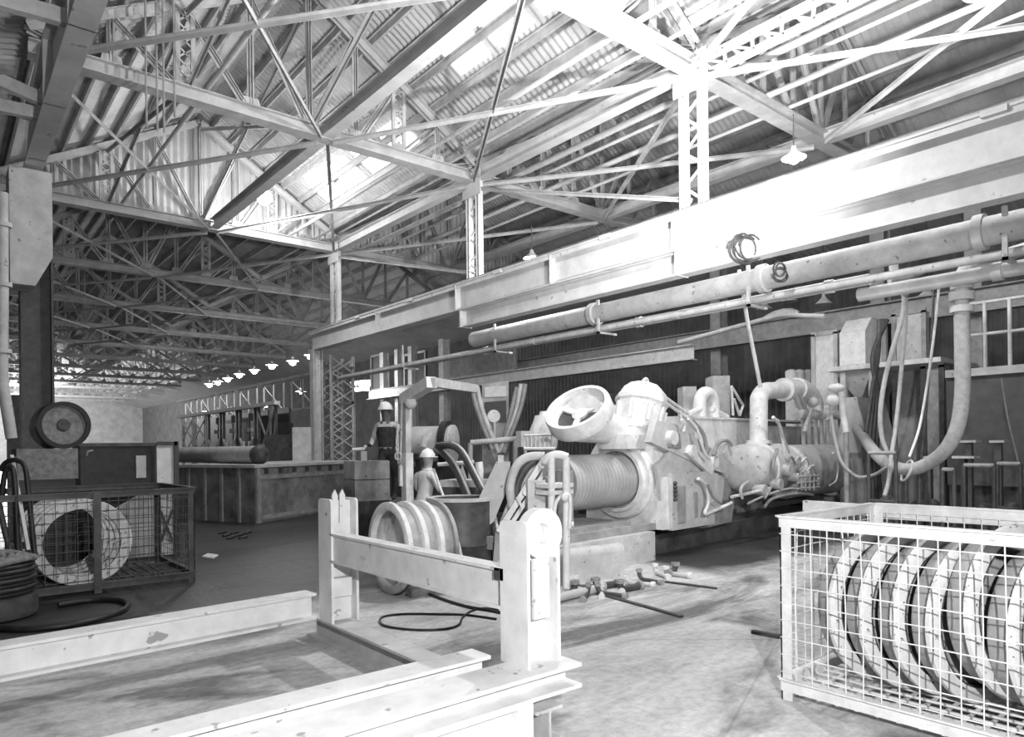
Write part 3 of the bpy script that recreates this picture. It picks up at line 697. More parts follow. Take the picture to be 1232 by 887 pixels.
# large elbow pipe over the rear
el = subpart('elbow_pipe', mc, MP(912, 555, -.3))
P_ = [MP(913, 560, -.3), MP(913, 490, -.3)] + [MP(x, y, -.3) for x, y in ((914, 478), (920, 471), (932, 470), (948, 469))]
MB().tube(spline(P_, 5), .17, 18).build('pipe', M['white'], el, 60)
P_ = [MP(x, y, -.3) for x, y in ((944, 469), (956, 468), (968, 470), (976, 478), (979, 488), (978, 497))]
MB().tube(spline(P_, 5), [.2] * 26, 18).build('elbow', M['white'], el, 60)
for (x0, y0, x1, y1) in ((942, 469, 947, 469), (958, 468, 962, 468.5)): MB().cyl(MP(x0, y0, -.3), MP(x1, y1, -.3), .24, n=24).build('pipe_flange', M['white'], el, 40)
MB().cyl(MP(913, 530, -.3), MP(913, 534, -.3), .24, n=24).build('pipe_flange', M['white'], el, 40)
MB().ball(MP(978, 484, -.45), .12).build('valve_bonnet', M['steel'], el, 60)
for (a, c) in (((955, 470), (963, 492)), ((962, 474), (970, 496)), ((975, 492), (968, 520))): MB().tube([MP(*a, -.4), MP(*c, -.4)], .05, 10).build('brace_pipe', M['steel'], el, 60)
for i, (x, y) in enumerate(((966, 545), (973, 548), (981, 548), (988, 548), (995, 545))):
    MB().tube([MP(x, 500, -.25), MP(x + 1, y, -.3)], .045, 8).build('feed_pipe', M['steel'], el, 60)
b = MB(); b.tube([MP(960, 497, -.3), MP(1000, 500, -.3)], .12, 14); b.tube([MP(990, 490, -.3), MP(992, 504, -.3)], .15, 14); b.build('header_pipe', M['white'], el, 60)
# big hose hanging in a loop from the overhead header to the machine
hz = thing('loop_hose', 'thick grey hose hanging in a deep loop from the overhead pipe to the machine', 'hose', at(1090, 565, 'y', 6.0))
a0 = MP(990, 497, -.3)
hpts = [a0, MP(1010, 500, -.6), MP(1030, 515, -1.0), atd(1052, 544, 12.2), atd(1072, 560, 11.6), atd(1095, 565, 11.1), atd(1120, 556, 10.7), atd(1140, 538, 10.3), atd(1153, 510, 10.1), atd(1158, 470, 10.0), atd(1158, 420, 9.9), atd(1157, 375, 9.9)]
MB().tube(spline(hpts, 6), .10, 14).build('hose', M['hose'], hz, 60)
for (x, y0, y1, r) in ((1157, 376, 368, .15), (1157, 362, 352, .16), (1157, 348, 338, .14)):
    MB().cyl(atd(x, y0, 9.9), atd(x, y1, 9.9), r, n=20).build('coupling', M['steel'], hz, 40)
MB().tube(spline([atd(1157, 376, 9.9), atd(1157, 340, 9.9), atd(1160, 326, 9.95), atd(1172, 320, 10.0), atd(1232, 300, 9.6), atd(1330, 272, 9.0)], 6), .09, 14).build('feed_pipe', M['steel'], hz, 60)
b = MB(); c = atd(1091, 565, 11.1); b.tube([c + V((.12 * math.cos(a), .1 * math.cos(a), .16 * math.sin(a) - .02)) + V((.04, -.05, 0)) * math.sin(a) for a in [2 * PI * k / 16 for k in range(16)]], .02, 6, True); b.build('rope_tie', M['steel'], hz, 60)
def hang(pts, r, label, m='hose', name='hanging_hose', cat='hose'):
    return tag(MB().tube(spline([atd(*p) for p in pts], 6), r, 8).build(name, M[m], smooth=60), label, cat)
hang([(1088, 352, 11.6), (1086, 380, 11.6), (1074, 420, 11.6), (1064, 460, 11.6), (1059, 500, 11.6), (1062, 530, 11.6), (1072, 552, 11.5)], .04, 'slack grey hose bowed out to the left of the straight hose')
hang([(1090, 350, 11.7), (1089, 390, 11.7), (1084, 450, 11.7), (1078, 510, 11.6), (1072, 552, 11.3), (1069, 580, 11.2), (1064, 597, 11.1)], .035, 'straight grey hose hanging down through the loop of the thick hose')
hang([(1131, 334, 11.4), (1124, 400, 11.4), (1116, 460, 11.4), (1106, 515, 11.3), (1094, 550, 11.15)], .022, 'thin pale rope slanting down to the thick hose, with a clip halfway', 'white', 'hanging_rope', 'rope')
hang([(1000, 500, 12.5), (1004, 525, 12.5), (1012, 555, 12.4), (1030, 573, 12.3), (1050, 572, 12), (1068, 562, 11.5)], .03, 'thin hose sagging from the machine to the lowest point of the thick hose')
hang([(1124, 335, 12.6), (1120, 420, 12.6), (1112, 520, 12.5), (1106, 575, 12.4)], .02, 'thin dark cable hanging beside the pale rope', 'dark', 'hanging_cable', 'cable')
hang([(1205, 455, 12), (1212, 500, 12), (1226, 560, 12), (1230, 592, 12)], .015, 'thin cable hanging before the dark tank at the right', 'mid', 'hanging_cable', 'cable')
hang([(889, 325, 12.5), (893, 345, 12.5), (900, 390, 12.6), (908, 430, 12.7), (915, 466, 12.9)], .035, 'pale hose hanging from the wire coil on the girder to the machine', 'white')
tee = thing('tee_fitting', 'pale pipe tee with two hoses under the overhead pipes', 'pipe fitting', atd(1088, 345, 11.6))
b = MB(); b.tube([atd(1070, 337, 11.5), atd(1090, 334, 11.5), atd(1110, 325, 11.5)], .07, 12); b.build('tee_arm', M['steel'], tee, 60)
b = MB(); b.tube([atd(1075, 315, 11.5), atd(1076, 333, 11.5)], .07, 12); b.tube([atd(1086, 334, 11.5), atd(1089, 355, 11.6)], .06, 12); b.build('tee_drop', M['steel'], tee, 60)

# ------------------------------------------------------------------ left end of the machine
n1 = -.3
# round barrel, wedge chute, control arms
t = thing('mixing_drum', 'dark upright steel drum behind the flanged barrel', 'drum', atd(562, 690, 8.9))
p = atd(556, 668, 9.0); p.z = 0
MB().lathe([(0, .02), (0, .40), (.03, .42), (.45, .42), (.47, .44), (.50, .42), (1.02, .42), (1.05, .40), (1.05, .34), (.98, .32), (.98, .02)], p, (0, 0, 1), 36, False).build('shell', M['dark'], t, 40)
MB().lathe([(1.02, .36), (1.02, .45), (1.06, .45), (1.06, .36)], p, (0, 0, 1), 36).build('rim', M['steel'], t, 40)
t = thing('chute', 'pale steel wedge-shaped chute standing left of the ribbed mandrel', 'chute', atd(595, 640, 8.8))
def flat(pts, dep, th, name, m, par): return MB().prism([atd(x, y, dep) for x, y in pts], FW * th).build(name, M[m], par)
flat([(597, 556), (614, 556), (613, 582), (594, 628), (578, 640), (570, 612)], 8.8, .25, 'chute_plate', 'steel', t)
flat([(599, 548), (606, 548), (606, 557), (599, 557)], 8.9, .12, 'spigot', 'steel', t)
flat([(570, 612), (578, 640), (594, 628), (600, 700), (575, 702)], 8.85, .2, 'chute_leg', 'dark', t)
t = thing('linkage_arms', 'pair of pale slotted linkage arms leaning against the end of the ribbed mandrel', 'linkage', atd(640, 640, 8.4))
def lever(pts, dep, w, th, name, m, par=None):
    b = MB(); P_ = [atd(x, y, dep) for x, y in pts]
    for i in range(len(P_) - 1): b.bar(P_[i], P_[i + 1], w, th, up=FW)
    return b.build(name, M[m], par)
lever([(655, 552), (600, 640)], 8.4, .07, .05, 'arm', 'white', t); lever([(660, 560), (606, 645)], 8.5, .05, .05, 'arm', 'white', t)
lever([(600, 640), (596, 690)], 8.5, .08, .06, 'arm_foot', 'mid', t)
for k, pts in enumerate(([(616, 610), (614, 585), (622, 560), (636, 550), (655, 549)], [(622, 606), (622, 585), (632, 564), (645, 554), (658, 552)], [(606, 630), (618, 600), (630, 580), (640, 560), (650, 552)])):
    MB().tube(spline([atd(x, y, 8.55 + .08 * k) for x, y in pts], 5), .055, 10).build('curved_hose', M['dark' if k == 1 else 'steel'], t, 60)
b = MB(); b.cyl(atd(654, 558, 8.3), atd(654, 558, 8.55), .06, n=14); b.cyl(atd(634, 592, 8.3), atd(634, 592, 8.55), .05, n=14); b.build('pin', M['white'], t, 40)
lever([(622, 598), (629, 612)], 8.3, .03, .02, 'handle', 'white', t)
t = thing('curved_hoses', 'pair of thick dark hoses arching from the seated worker down to the chute', 'hose', atd(600, 655, 8.6))
for k, pts in enumerate(([(525, 541), (533, 545), (546, 560), (558, 585), (568, 610), (580, 640), (583, 660)], [(527, 537), (543, 536), (556, 545), (570, 570), (584, 598), (594, 625), (598, 650), (598, 690)])):
    MB().tube(spline([atd(x, y, 10.4 - .25 * i - k * .2) for i, (x, y) in enumerate(pts)], 6), .055, 10).build('hose', M['steel' if k == 3 else 'dark'], t, 60)
    MB().tube(spline([atd(x + 1.5, y - 2.5, 10.36 - .25 * i - k * .2) for i, (x, y) in enumerate(pts)], 6), .02, 8).build('pale_line', M['steel'], t, 60)
tag(MB().tube(spline([atd(522, 565, 10.2), atd(530, 588, 9.6), atd(545, 630, 8.9), atd(557, 678, 8.3), atd(562, 702, 8.25)], 5), .02, 8).build('steel_rod', M['white'], smooth=60), 'thin white rod leaning down in front of the dark drum', 'rod')
tag(MB().tube(spline([atd(543, 652, 8.2), atd(551, 662, 8.2), atd(556, 676, 8.2), atd(557, 700, 8.2)], 5), .018, 8).build('hooked_rod', M['white'], smooth=60), 'short hooked white rod beside the flanged barrel', 'rod')
# pair of upright feed pipes
t = thing('feed_pipes', 'pair of upright white pipes joined at the top in front of the ribbed mandrel', 'pipe', atd(672, 700, 7.9))
for x in (663.5, 681.5): MB().tube([atd(x, 708, 7.9), atd(x, 550, 7.9)], .042, 12).build('pipe', M['white'], t, 60)
MB().tube(spline([atd(655, 555, 7.95), atd(662, 549, 7.9), atd(672, 547, 7.9), atd(683, 550, 7.9)], 5), .045, 12).build('top_bend', M['white'], t, 60)
for y in (582, 590): MB().box(*[f(*z) for f, z in ((lambda *a: V(map(min, *a)), (atd(645, y, 8.0), atd(690, y + 4, 8.06))), (lambda *a: V(map(max, *a)), (atd(645, y, 8.0), atd(690, y + 4, 8.06))))]).build('clamp', M['white'], t)
MB().tube(spline([atd(666, 628, 7.85), atd(669, 605, 7.85), atd(678, 596, 7.85), atd(686, 600, 7.85), atd(685, 636, 7.85)], 5), .022, 8).build('thin_hose', M['white'], t, 60)
b = MB(); b.ball(atd(680, 598, 7.8), .05); b.build('tap', M['white'], t, 60)
lever([(646, 578), (646, 640)], 8.2, .22, .1, 'backing_plate', 'steel', t)
t = thing('stop_valve', 'small white valve with a thin hose beside the upright pipes', 'valve', atd(688, 665, 8.0))
b = MB(); b.tube([atd(676, 631, 8), atd(690, 631, 8)], .03, 8); b.tube([atd(681, 620, 8), atd(681, 640, 8)], .03, 8); b.build('valve_body', M['white'], t, 60)
MB().tube([atd(681, 635, 8), atd(680, 700, 8)], .015, 7).build('stem', M['white'], t, 60)
# low block in front and clutter of fittings
t = thing('trough_block', 'low worn steel block with a rounded top rail on the floor before the machine bed', 'block', (6.6, 6.05, 0))
b = MB(); q0 = G(672, 706, 0); q1 = G(752, 694, 0); dv = (q1 - q0); nv_ = V((-dv.y, dv.x, 0)).normalized() * .5
b.hexa(q0, dv, nv_, (0, 0, .33)); b.build('body', M['steel'], t)
MB().cyl(q0 + V((0, 0, .33)) + nv_ * .2, q1 + V((0, 0, .33)) + nv_ * .2, .10, n=18).build('round_rail', M['steel'], t, 40)
random.seed(21)
cl = [(686, 712), (698, 707), (712, 705), (724, 712), (738, 713), (748, 707), (760, 706), (772, 700), (784, 697), (797, 690), (808, 687), (818, 690), (704, 716), (690, 702), (732, 703)]
for i, (x, y) in enumerate(cl):
    c = G(x, y, .05); a = random.uniform(0, PI); d = V((math.cos(a), math.sin(a), 0)); r = random.uniform(.025, .042)
    f = thing('pipe_fitting', ['rusty pipe fitting in the pile of fittings before the machine bed', 'pale pipe fitting in the pile of fittings before the machine bed'][i % 2], 'pipe fitting', (c.x, c.y, 0), 'loose pipe fittings on the floor')
    h = random.uniform(.05, .13)
    b = MB(); c0 = V((c.x, c.y, r))
    b.tube([c0 - d * .16, c0, c0 + d * .10] + bez(c0 + d * .10, c0 + d * .2, c0 + d * .2 + V((0, 0, h * .5)), c0 + d * .2 + V((0, 0, h)), 6)[1:], r, 9); b.build('bend', M['dark' if i % 2 == 0 else 'steel'], f, 60)
    b = MB(); b.cyl(c0 - d * .17, c0 - d * .12, r * 1.5 if r * 1.5 < r + .02 else r + .015, n=12); b.cyl(c0 + d * .2 + V((0, 0, h - .04)), c0 + d * .2 + V((0, 0, h)), r * 1.45, n=12); b.build('collar', M['mid' if i % 2 == 0 else 'white'], f, 40)
tag(MB().cyl(G(668, 720, .05), G(716, 709, .05), .05, n=12).build('steel_bar', M['steel'], smooth=40), 'round steel bar lying by the foot of the upright stand', 'bar')
def strip(p, q, w, h, name, label, cat, m): 
    return tag(MB().bar(G(*p, h / 2 + .001), G(*q, h / 2 + .001), w, h).build(name, M[m]), label, cat)
strip((716, 713), (820, 742), .05, .02, 'floor_rail', 'dark steel strip set along the floor right of the stand', 'strip', 'dark')
strip((800, 700), (862, 708), .05, .02, 'floor_rail', 'short dark steel strip on the floor beyond the fittings', 'strip', 'dark')
strip((905, 760), (938, 766), .05, .03, 'floor_rail', 'short dark steel bar touching the right wire cage', 'strip', 'dark')

# ================================================================== BEHIND THE MACHINE
def spanX(px0, py0, px1, py1, X):
    a, b_ = at(px0, (py0 + py1) / 2, 'x', X), at(px1, (py0 + py1) / 2, 'x', X); pm = (px0 + px1) / 2
    return min(a.y, b_.y), max(a.y, b_.y), at(pm, py1, 'x', X).z, at(pm, py0, 'x', X).z
def spanY(px0, py0, px1, py1, Y):
    a, b_ = at(px0, (py0 + py1) / 2, 'y', Y), at(px1, (py0 + py1) / 2, 'y', Y); pm = (px0 + px1) / 2
    return min(a.x, b_.x), max(a.x, b_.x), at(pm, py1, 'y', Y).z, at(pm, py0, 'y', Y).z
def boxX(b, px0, py0, px1, py1, X, th, z0=None):
    y0, y1, za, zb = spanX(px0, py0, px1, py1, X); b.box((X, y0, za if z0 is None else z0), (X + th, y1, zb)); return b
def boxY(b, px0, py0, px1, py1, Y, th, z0=None):
    x0, x1, za, zb = spanY(px0, py0, px1, py1, Y); b.box((x0, Y, za if z0 is None else z0), (x1, Y + th, zb)); return b
# overhead pipes along the girder
def ypipe(x, z, r, y0, y1, label, m='steel', coll=()):
    t = thing('overhead_pipe', label, 'pipe', (x, y0, z)); MB().cyl((x, y0, z), (x, y1, z), r, n=18).build('pipe', M[m], t, 40)
    for y in coll: MB().cyl((x, y - .06, z), (x, y + .06, z), r * 1.25, n=18).build('pipe_collar', M[m], t, 40)
    return t
ypipe(10.55, 4.42, .19, -1, 14.2, 'thickest overhead pipe, running just below the lower girder', 'steel', (3.1, 6.2, 10))
ypipe(10.75, 4.13, .085, 4.6, 22, 'thin overhead pipe below the thickest one, ending at the hose tee', 'white', (5.2, 9, 14))
ypipe(10.6, 4.10, .06, -1, 22, 'thinnest overhead pipe, front of the pair under the thickest one', 'steel', (8, 12))
ypipe(10.85, 3.94, .10, -1, 4.8, 'overhead pipe above the thick hanging hose at the right', 'steel', (1.2, 3))
for i, y in enumerate((2.8, 6.4, 9.8, 13.2, 17.5)):
    b = MB(); b.box((10.4, y - .03, 3.98), (10.44, y + .03, 4.66)); b.box((10.4, y - .03, 3.98), (10.95, y + .03, 4.02))
    tag(b.build('pipe_hanger', M['steel']), 'flat steel hanger carrying the overhead pipes', 'hanger', 'pipe hangers under the lower girder')
def coil(px, py, dep, r, label, n=5):
    random.seed(int(px)); c = atd(px, py, dep); b = MB()
    for k in range(n):
        a0 = random.uniform(-.5, .5); sh = V((random.uniform(-.06, .06), random.uniform(-.06, .06), random.uniform(-.06, .06)))
        ax1 = (R0 * math.cos(a0) + UZ * math.sin(a0)); ax2 = (UZ * math.cos(a0) - R0 * math.sin(a0)) * .8
        b.tube([c + sh + ax1 * r * (.6 + .4 * k / n) * math.cos(2 * PI * j / 18) + ax2 * r * math.sin(2 * PI * j / 18) + FW * .03 * k for j in range(18)], .014, 6, True)
    return tag(b.build('wire_coil', M['dark'], smooth=60), label, 'cable coil')
coil(900, 298, 11.0, .26, 'tangle of dark cable looped over the crane girder above the pale hose', 6)
coil(941, 326, 10.9, .13, 'small tangle of dark cable hung on the thickest overhead pipe', 4)
# distant beams, posts and light
tag(MB().ibeam((18, 1, 4.85), (18, 26, 4.85), .55, .3, .03, .02).build('rear_girder', M['mid']), 'dusky girder crossing behind the machine, with lamps above it', 'girder')
tag(MB().ibeam((16, 11.5, 4.22), (16, 30, 4.22), .42, .3, .03, .02).build('rear_beam', M['steel']), 'pale beam crossing behind the tilted drum, left of centre', 'beam')
for i, (px, w_) in enumerate(((463, .32), (480, .28), (497, .3), (535, .34))):
    p = at(px, 480, 'x', 16.4); tag(MB().ibeam((16.4, p.y, 0), (16.4, p.y, 6.2), w_, w_, .03, .02, up=(1, 0, 0)).build('rear_column', M['steel']), ['rear column behind the standing worker, first of four from the lattice tower', 'second rear column from the lattice tower', 'third rear column from the lattice tower', 'rear column just left of the tilted-drum side, fourth from the lattice tower'][i], 'column')
for i, px in enumerate((865, 1060, 1175)):
    p = at(px, 400, 'x', 18.4); tag(MB().ibeam((18.4, p.y, 0), (18.4, p.y, 8), .4, .34, .03, .02, up=(1, 0, 0)).build('rear_column', M['mid']), ['rear column behind the return bend of the machine', 'rear column behind the hopper', 'rear column behind the dark tank at the right'][i], 'column')
t = thing('strip_light', 'bright double strip light right of the lattice tower', 'lamp', at(432, 462, 'x', 15.2))
for py in (460, 469):
    a, b_ = at(424, py + 1, 'x', 15.2), at(443, py - 1, 'x', 15.2); MB().cyl(a, b_, .055, n=12).build('lit_tube', M['tubeglow'], t, 40)
a, b_ = at(422, 463, 'x', 15.35), at(445, 461, 'x', 15.35); MB().bar(a, b_, .06, .3).build('housing', M['white'], t)
light('strip_light_glow', at(432, 464, 'x', 14.8), 80, .3)
# wall cladding bits: dark openings and pale panels high up behind
def panel(name, px0, py0, px1, py1, X, th, m, label, cat, z0=None, frame=None):
    b = boxX(MB(), px0, py0, px1, py1, X, th, z0)
    if frame is None: return tag(b.build(name, M[m]), label, cat)
    y0, y1, za, zb = spanX(px0, py0, px1, py1, X); za = za if z0 is None else z0
    t = thing(name, label, cat, (X, (y0 + y1) / 2, za)); b.build('body', M[m], t); e = .05
    f = MB()
    for (ya, yb, zc, zd) in ((y0 - e, y1 + e, za, za + 2 * e), (y0 - e, y1 + e, zb - e, zb + e), (y0 - e, y0 + e, za, zb), (y1 - e, y1 + e, za, zb)): f.box((X - .04, ya, zc), (X, yb, zd))
    f.build('frame', M[frame], t); return t
panel('dark_opening', 487, 425, 512, 466, 17, .1, 'black', 'dark doorway opening above the jib post', 'opening', None, 'steel')
panel('dark_opening', 540, 425, 620, 452, 17.2, .1, 'wood', 'long grimy window band above the pale rear beam', 'opening', None, 'mid')
panel('dark_opening', 447, 428, 458, 470, 17, .1, 'black', 'narrow dark opening behind the first rear column', 'opening', None, 'mid')
# raised dark platform carrying the rear equipment
t = thing('rear_platform', 'low dark platform behind the machine', 'platform', (14, 13, 0))
b = MB(); b.box((12.4, 9.2, 0), (17.8, 12.4, 1.15)); b.build('deck', M['black'], t)
b = MB(); b.box((11.0, 14.2, 0), (15.8, 21, 1.15)); b.build('deck', M['black'], t)
b = MB()
for x in (12.5, 13.8, 15.1, 16.4): b.tube([(x, 9.25, 1.15), (x, 9.25, 2.05)], .025, 6)
b.tube([(12.5, 9.25, 2.05), (16.4, 9.25, 2.05)], .025, 6); b.tube([(12.5, 9.25, 1.6), (16.4, 9.25, 1.6)], .02, 6); b.build('handrail', M['steel'], t, 60)
# control console with gauge behind the chute
t = thing('gauge_console', 'tall grey console with a round gauge and cables behind the chute', 'console', atd(595, 560, 15))
cz_ = lambda x, y, d=15: atd(x, y, d)
def cprism(pts, dep, th, name, m, par): return MB().prism([atd(x, y, dep) for x, y in pts], FW * th).build(name, M[m], par)
cprism([(580, 462), (612, 458), (612, 590), (580, 590)], 15, .6, 'cabinet', 'mid', t)
cprism([(583, 484), (609, 482), (609, 508), (583, 508)], 14.97, .03, 'dark_window', 'black', t)
cprism([(583, 466), (609, 464), (609, 477), (583, 478)], 14.97, .03, 'panel', 'steel', t)
c = atd(594, 501, 14.95); MB().lathe([(0, .01), (0, .13), (.03, .15), (.07, .15), (.07, .01)], c, FW, 24, False).build('gauge', M['white'], t, 40)
MB().tube([atd(595, 508, 14.95), atd(595, 530, 14.95)], .03, 8).build('gauge_pipe', M['steel'], t, 60)
for k, pts in enumerate(([(569, 468), (572, 485), (580, 510), (592, 540)], [(574, 466), (580, 492), (590, 520), (600, 545)], [(632, 462), (628, 485), (618, 515), (606, 545)], [(627, 462), (622, 490), (612, 520), (600, 545)], [(622, 466), (614, 500), (606, 530)])):
    MB().tube(spline([atd(x, y, 14.6 + .05 * k) for x, y in pts], 5), .05, 8).build('cable', M['steel' if k % 2 else 'mid'], t, 60)
b = MB(); b.tube([atd(566, 533, 14.2), atd(625, 528, 14.2)], .06, 8); b.tube([atd(566, 533, 14.2), atd(566, 580, 14.2)], .05, 8); b.tube([atd(620, 529, 14.2), atd(620, 580, 14.2)], .05, 8); b.build('rail', M['steel'], t, 60)
# hooded pot and small fence left of the tilted drum
t = thing('hooded_pot', 'pale hooded pot left of the tilted spoked drum', 'pot', atd(652, 545, 12))
p = atd(654, 522, 12); MB().lathe([(-.25, .02), (-.24, .24), (0, .26), (.18, .20), (.30, .17), (.31, .10), (.38, .09), (.38, .02)], p, (0.1, 0, 1), 24, False).build('pot', M['white'], t, 40)
MB().cyl(V((p.x, p.y, 0)), p - V((0, 0, .24)), .12, n=14).build('stand', M['mid'], t, 40)
t = thing('low_fence', 'short white railing below the hooded pot', 'railing', atd(645, 545, 11.7))
b = MB()
for x in range(634, 668, 5): b.tube([atd(x, 541, 11.7), atd(x, 524, 11.7)], .014, 6)
b.build('bars', M['white'], t, 60)
b = MB(); b.tube([atd(630, 540, 11.7), atd(668, 540, 11.7)], .03, 8); b.tube([atd(630, 524, 11.7), atd(668, 523, 11.7)], .02, 8); b.build('rails', M['white'], t, 60)
MB().box(*(lambda a, c: (V(map(min, a, c)), V(map(max, a, c))))(atd(627, 538, 11.8), atd(637, 519, 12.1))).build('junction_box', M['steel'], t)
b = MB(); q = atd(650, 541, 11.75)
for x in (632, 667): pq = atd(x, 541, 11.7); b.tube([pq, (pq.x, pq.y, 0)], .03, 6)
b.build('posts', M['mid'], t, 60)
# large tank left of the jib post
tk = atd(548, 534, 13.6); t = thing('horizontal_tank', 'grey horizontal tank with its round end towards the camera, behind the curved hoses', 'tank', (tk.x, tk.y, 0))
td = V((-.62, .78, 0)).normalized()
MB().lathe([(0, .02), (.0, .30), (.02, .33), (.02, .37), (.08, .37), (.10, .35), (.85, .35), (.95, .28), (1.0, .02)], tk, td, 36, False).build('shell', M['steel'], t, 40)
MB().lathe([(.12, .35), (.12, .45), (.24, .45), (.24, .35)], tk, td, 36).build('black_collar', M['black'], t, 40)
b = MB()
for s in (.55,): c = tk + td * s; b.box((c.x - .25, c.y - .1, 0), (c.x + .25, c.y + .1, tk.z - .3))
b.build('saddle', M['dark'], t)
# jib post with white ball lamp
t = thing('jib_post', 'white upright jib post with a round white ball near its top', 'post', atd(490, 603, 11.5))
p1 = atd(489, 478, 11.5); p0 = V((p1.x, p1.y, 0)); pm = atd(491, 545, 11.5)
MB().bar(p0, V((p1.x, p1.y, pm.z)), .15, .14).build('lower_post', M['white'], t)
MB().bar(V((p1.x, p1.y, pm.z)), p1, .10, .10).build('upper_post', M['steel'], t)
MB().ball(atd(494, 485, 11.3), .10).build('ball', M['white'], t, 60)
b = MB(); a, c = atd(486, 481, 11.6), atd(519, 460, 10.6); b.bar(a, c, .16, .17); b.build('box_arm', M['white'], t)
b = MB(); b.bar(c, atd(572, 468, 12.5), .12, .14); b.build('jib_rail', M['steel'], t)
MB().tube([atd(484, 482, 11.4), atd(483, 500, 11.4), atd(482, 560, 11.4)], .02, 6).build('side_pipe', M['steel'], t, 60)
MB().tube([atd(478, 506, 11.35), atd(479, 545, 11.35)], .014, 6).build('chain', M['white'], t, 60)
b = MB(); hp = atd(479, 549, 11.35); b.tube([hp + R0 * .05 * math.cos(a) + UZ * .06 * math.sin(a) for a in [2 * PI * k / 12 for k in range(12)]], .014, 6, True); b.build('chain_hook', M['white'], t, 60)
MB().bar(atd(482, 585, 11.35), atd(482, 560, 11.35), .05, .05).build('pendant_handle', M['white'], t)
# long stained bench across the middle left
bz = 1.28; f0, f1, f2, f3 = V((5.69, 16.15, 0)), V((9.4, 18.4, 0)), V((8.35, 20.6, 0)), V((4.68, 18.7, 0))
t = thing('long_bench', 'long stained steel bench with a panelled front, in the middle left', 'bench', (7, 18.4, 0))
MB().prism([f0, f1, f2, f3], (0, 0, bz)).build('body', M['benchm'], t)
e = lambda p, k: p + (p - (f0 + f2) / 2).normalized() * k
MB().prism([e(p, .12) + V((0, 0, bz)) for p in (f0, f1, f2, f3)], (0, 0, .07)).build('bench_top', M['steel'], t)
fd = (f1 - f0).normalized(); fn = V((fd.y, -fd.x, 0)); ln = (f1 - f0).length
for s in (0, ln * .86):
    b = MB(); b.hexa(f0 + fd * s + fn * .05, fd * .14, -fn * .06, (0, 0, bz)); b.build('corner_post', M['mid'], t)
for z in (.06, bz - .28): b = MB(); b.hexa(f0 + fn * .03 + V((0, 0, z)), fd * ln, -fn * .03, (0, 0, .10)); b.build('front_rail', M['mid'], t)
for k in range(8):
    b = MB(); c = f0 + fd * (.3 + k * ln / 8.3) + fn * .08 + V((0, 0, bz - .14)); b.hexa(c, fd * .07, -fn * .08, (0, 0, .11)); b.build('bracket', M['dark'], t)
ld = (f3 - f0).normalized(); lnn = V((-ld.y, ld.x, 0))
for s in (.5, 1.1, 1.7, 2.3):
    b = MB(); b.hexa(f0 + ld * s + lnn * .04, ld * .08, -lnn * .05, (0, 0, bz)); b.build('side_rib', M['mid'], t)
# stacked blocks to the right of the bench
t = thing('block_stack', 'two grey blocks stacked on a dark base at the right end of the long bench', 'block', atd(447, 640, 12.2))
a, c = atd(427, 580, 12.0), atd(469, 580, 12.3); d = c - a; d.z = 0; dn = V((-d.y, d.x, 0)).normalized() * .7
for (y0, y1) in ((555, 577), (578, 603)):
    z0, z1 = atd(440, y1, 12.1).z, atd(440, y0, 12.1).z; MB().hexa((a.x, a.y, z0), d, dn, (0, 0, z1 - z0)).build('block', M['benchm'], t)
z0 = atd(440, 603, 12.1).z; MB().hexa((a.x, a.y, 0), d, dn, (0, 0, z0)).build('base', M['black'], t)
# roller on the bench and boxes behind
a, c = atd(216, 551, 20.6), atd(312, 552, 17.0); a.z = c.z = bz + .29
t = thing('long_roller', 'long grey roller lying on the left end of the bench', 'roller', (a + c) / 2)
MB().cyl(a, c, .22, n=24).build('roller', M['steel'], t, 40)
MB().ball(c, .24, (1, 1, 1)).build('end_cap', M['dark'], t, 60)
def pbox(px0, py0, px1, py1, dep, th, name, m, label, cat, z0=None):
    a, c = atd(px0, py1, dep), atd(px1, py0, dep); d = V((c.x - a.x, c.y - a.y, 0)); zb = a.z if z0 is None else z0
    b = MB().hexa((a.x, a.y, zb), d, FW * th, (0, 0, c.z - zb)); o = b.build(name, M[m])
    return tag(o, label, cat)
pbox(319, 523, 352, 556, 21.5, .8, 'dark_box', 'dark', 'dark box standing behind the long bench, left of the pale door', 'box', 0)
pbox(352, 514, 374, 556, 21.2, .3, 'pale_door', 'steel', 'pale cabinet door behind the long bench', 'cabinet', 0)
pbox(335, 509, 348, 525, 22, .4, 'dark_crate', 'black', 'small dark crate on top of the dark box', 'box')
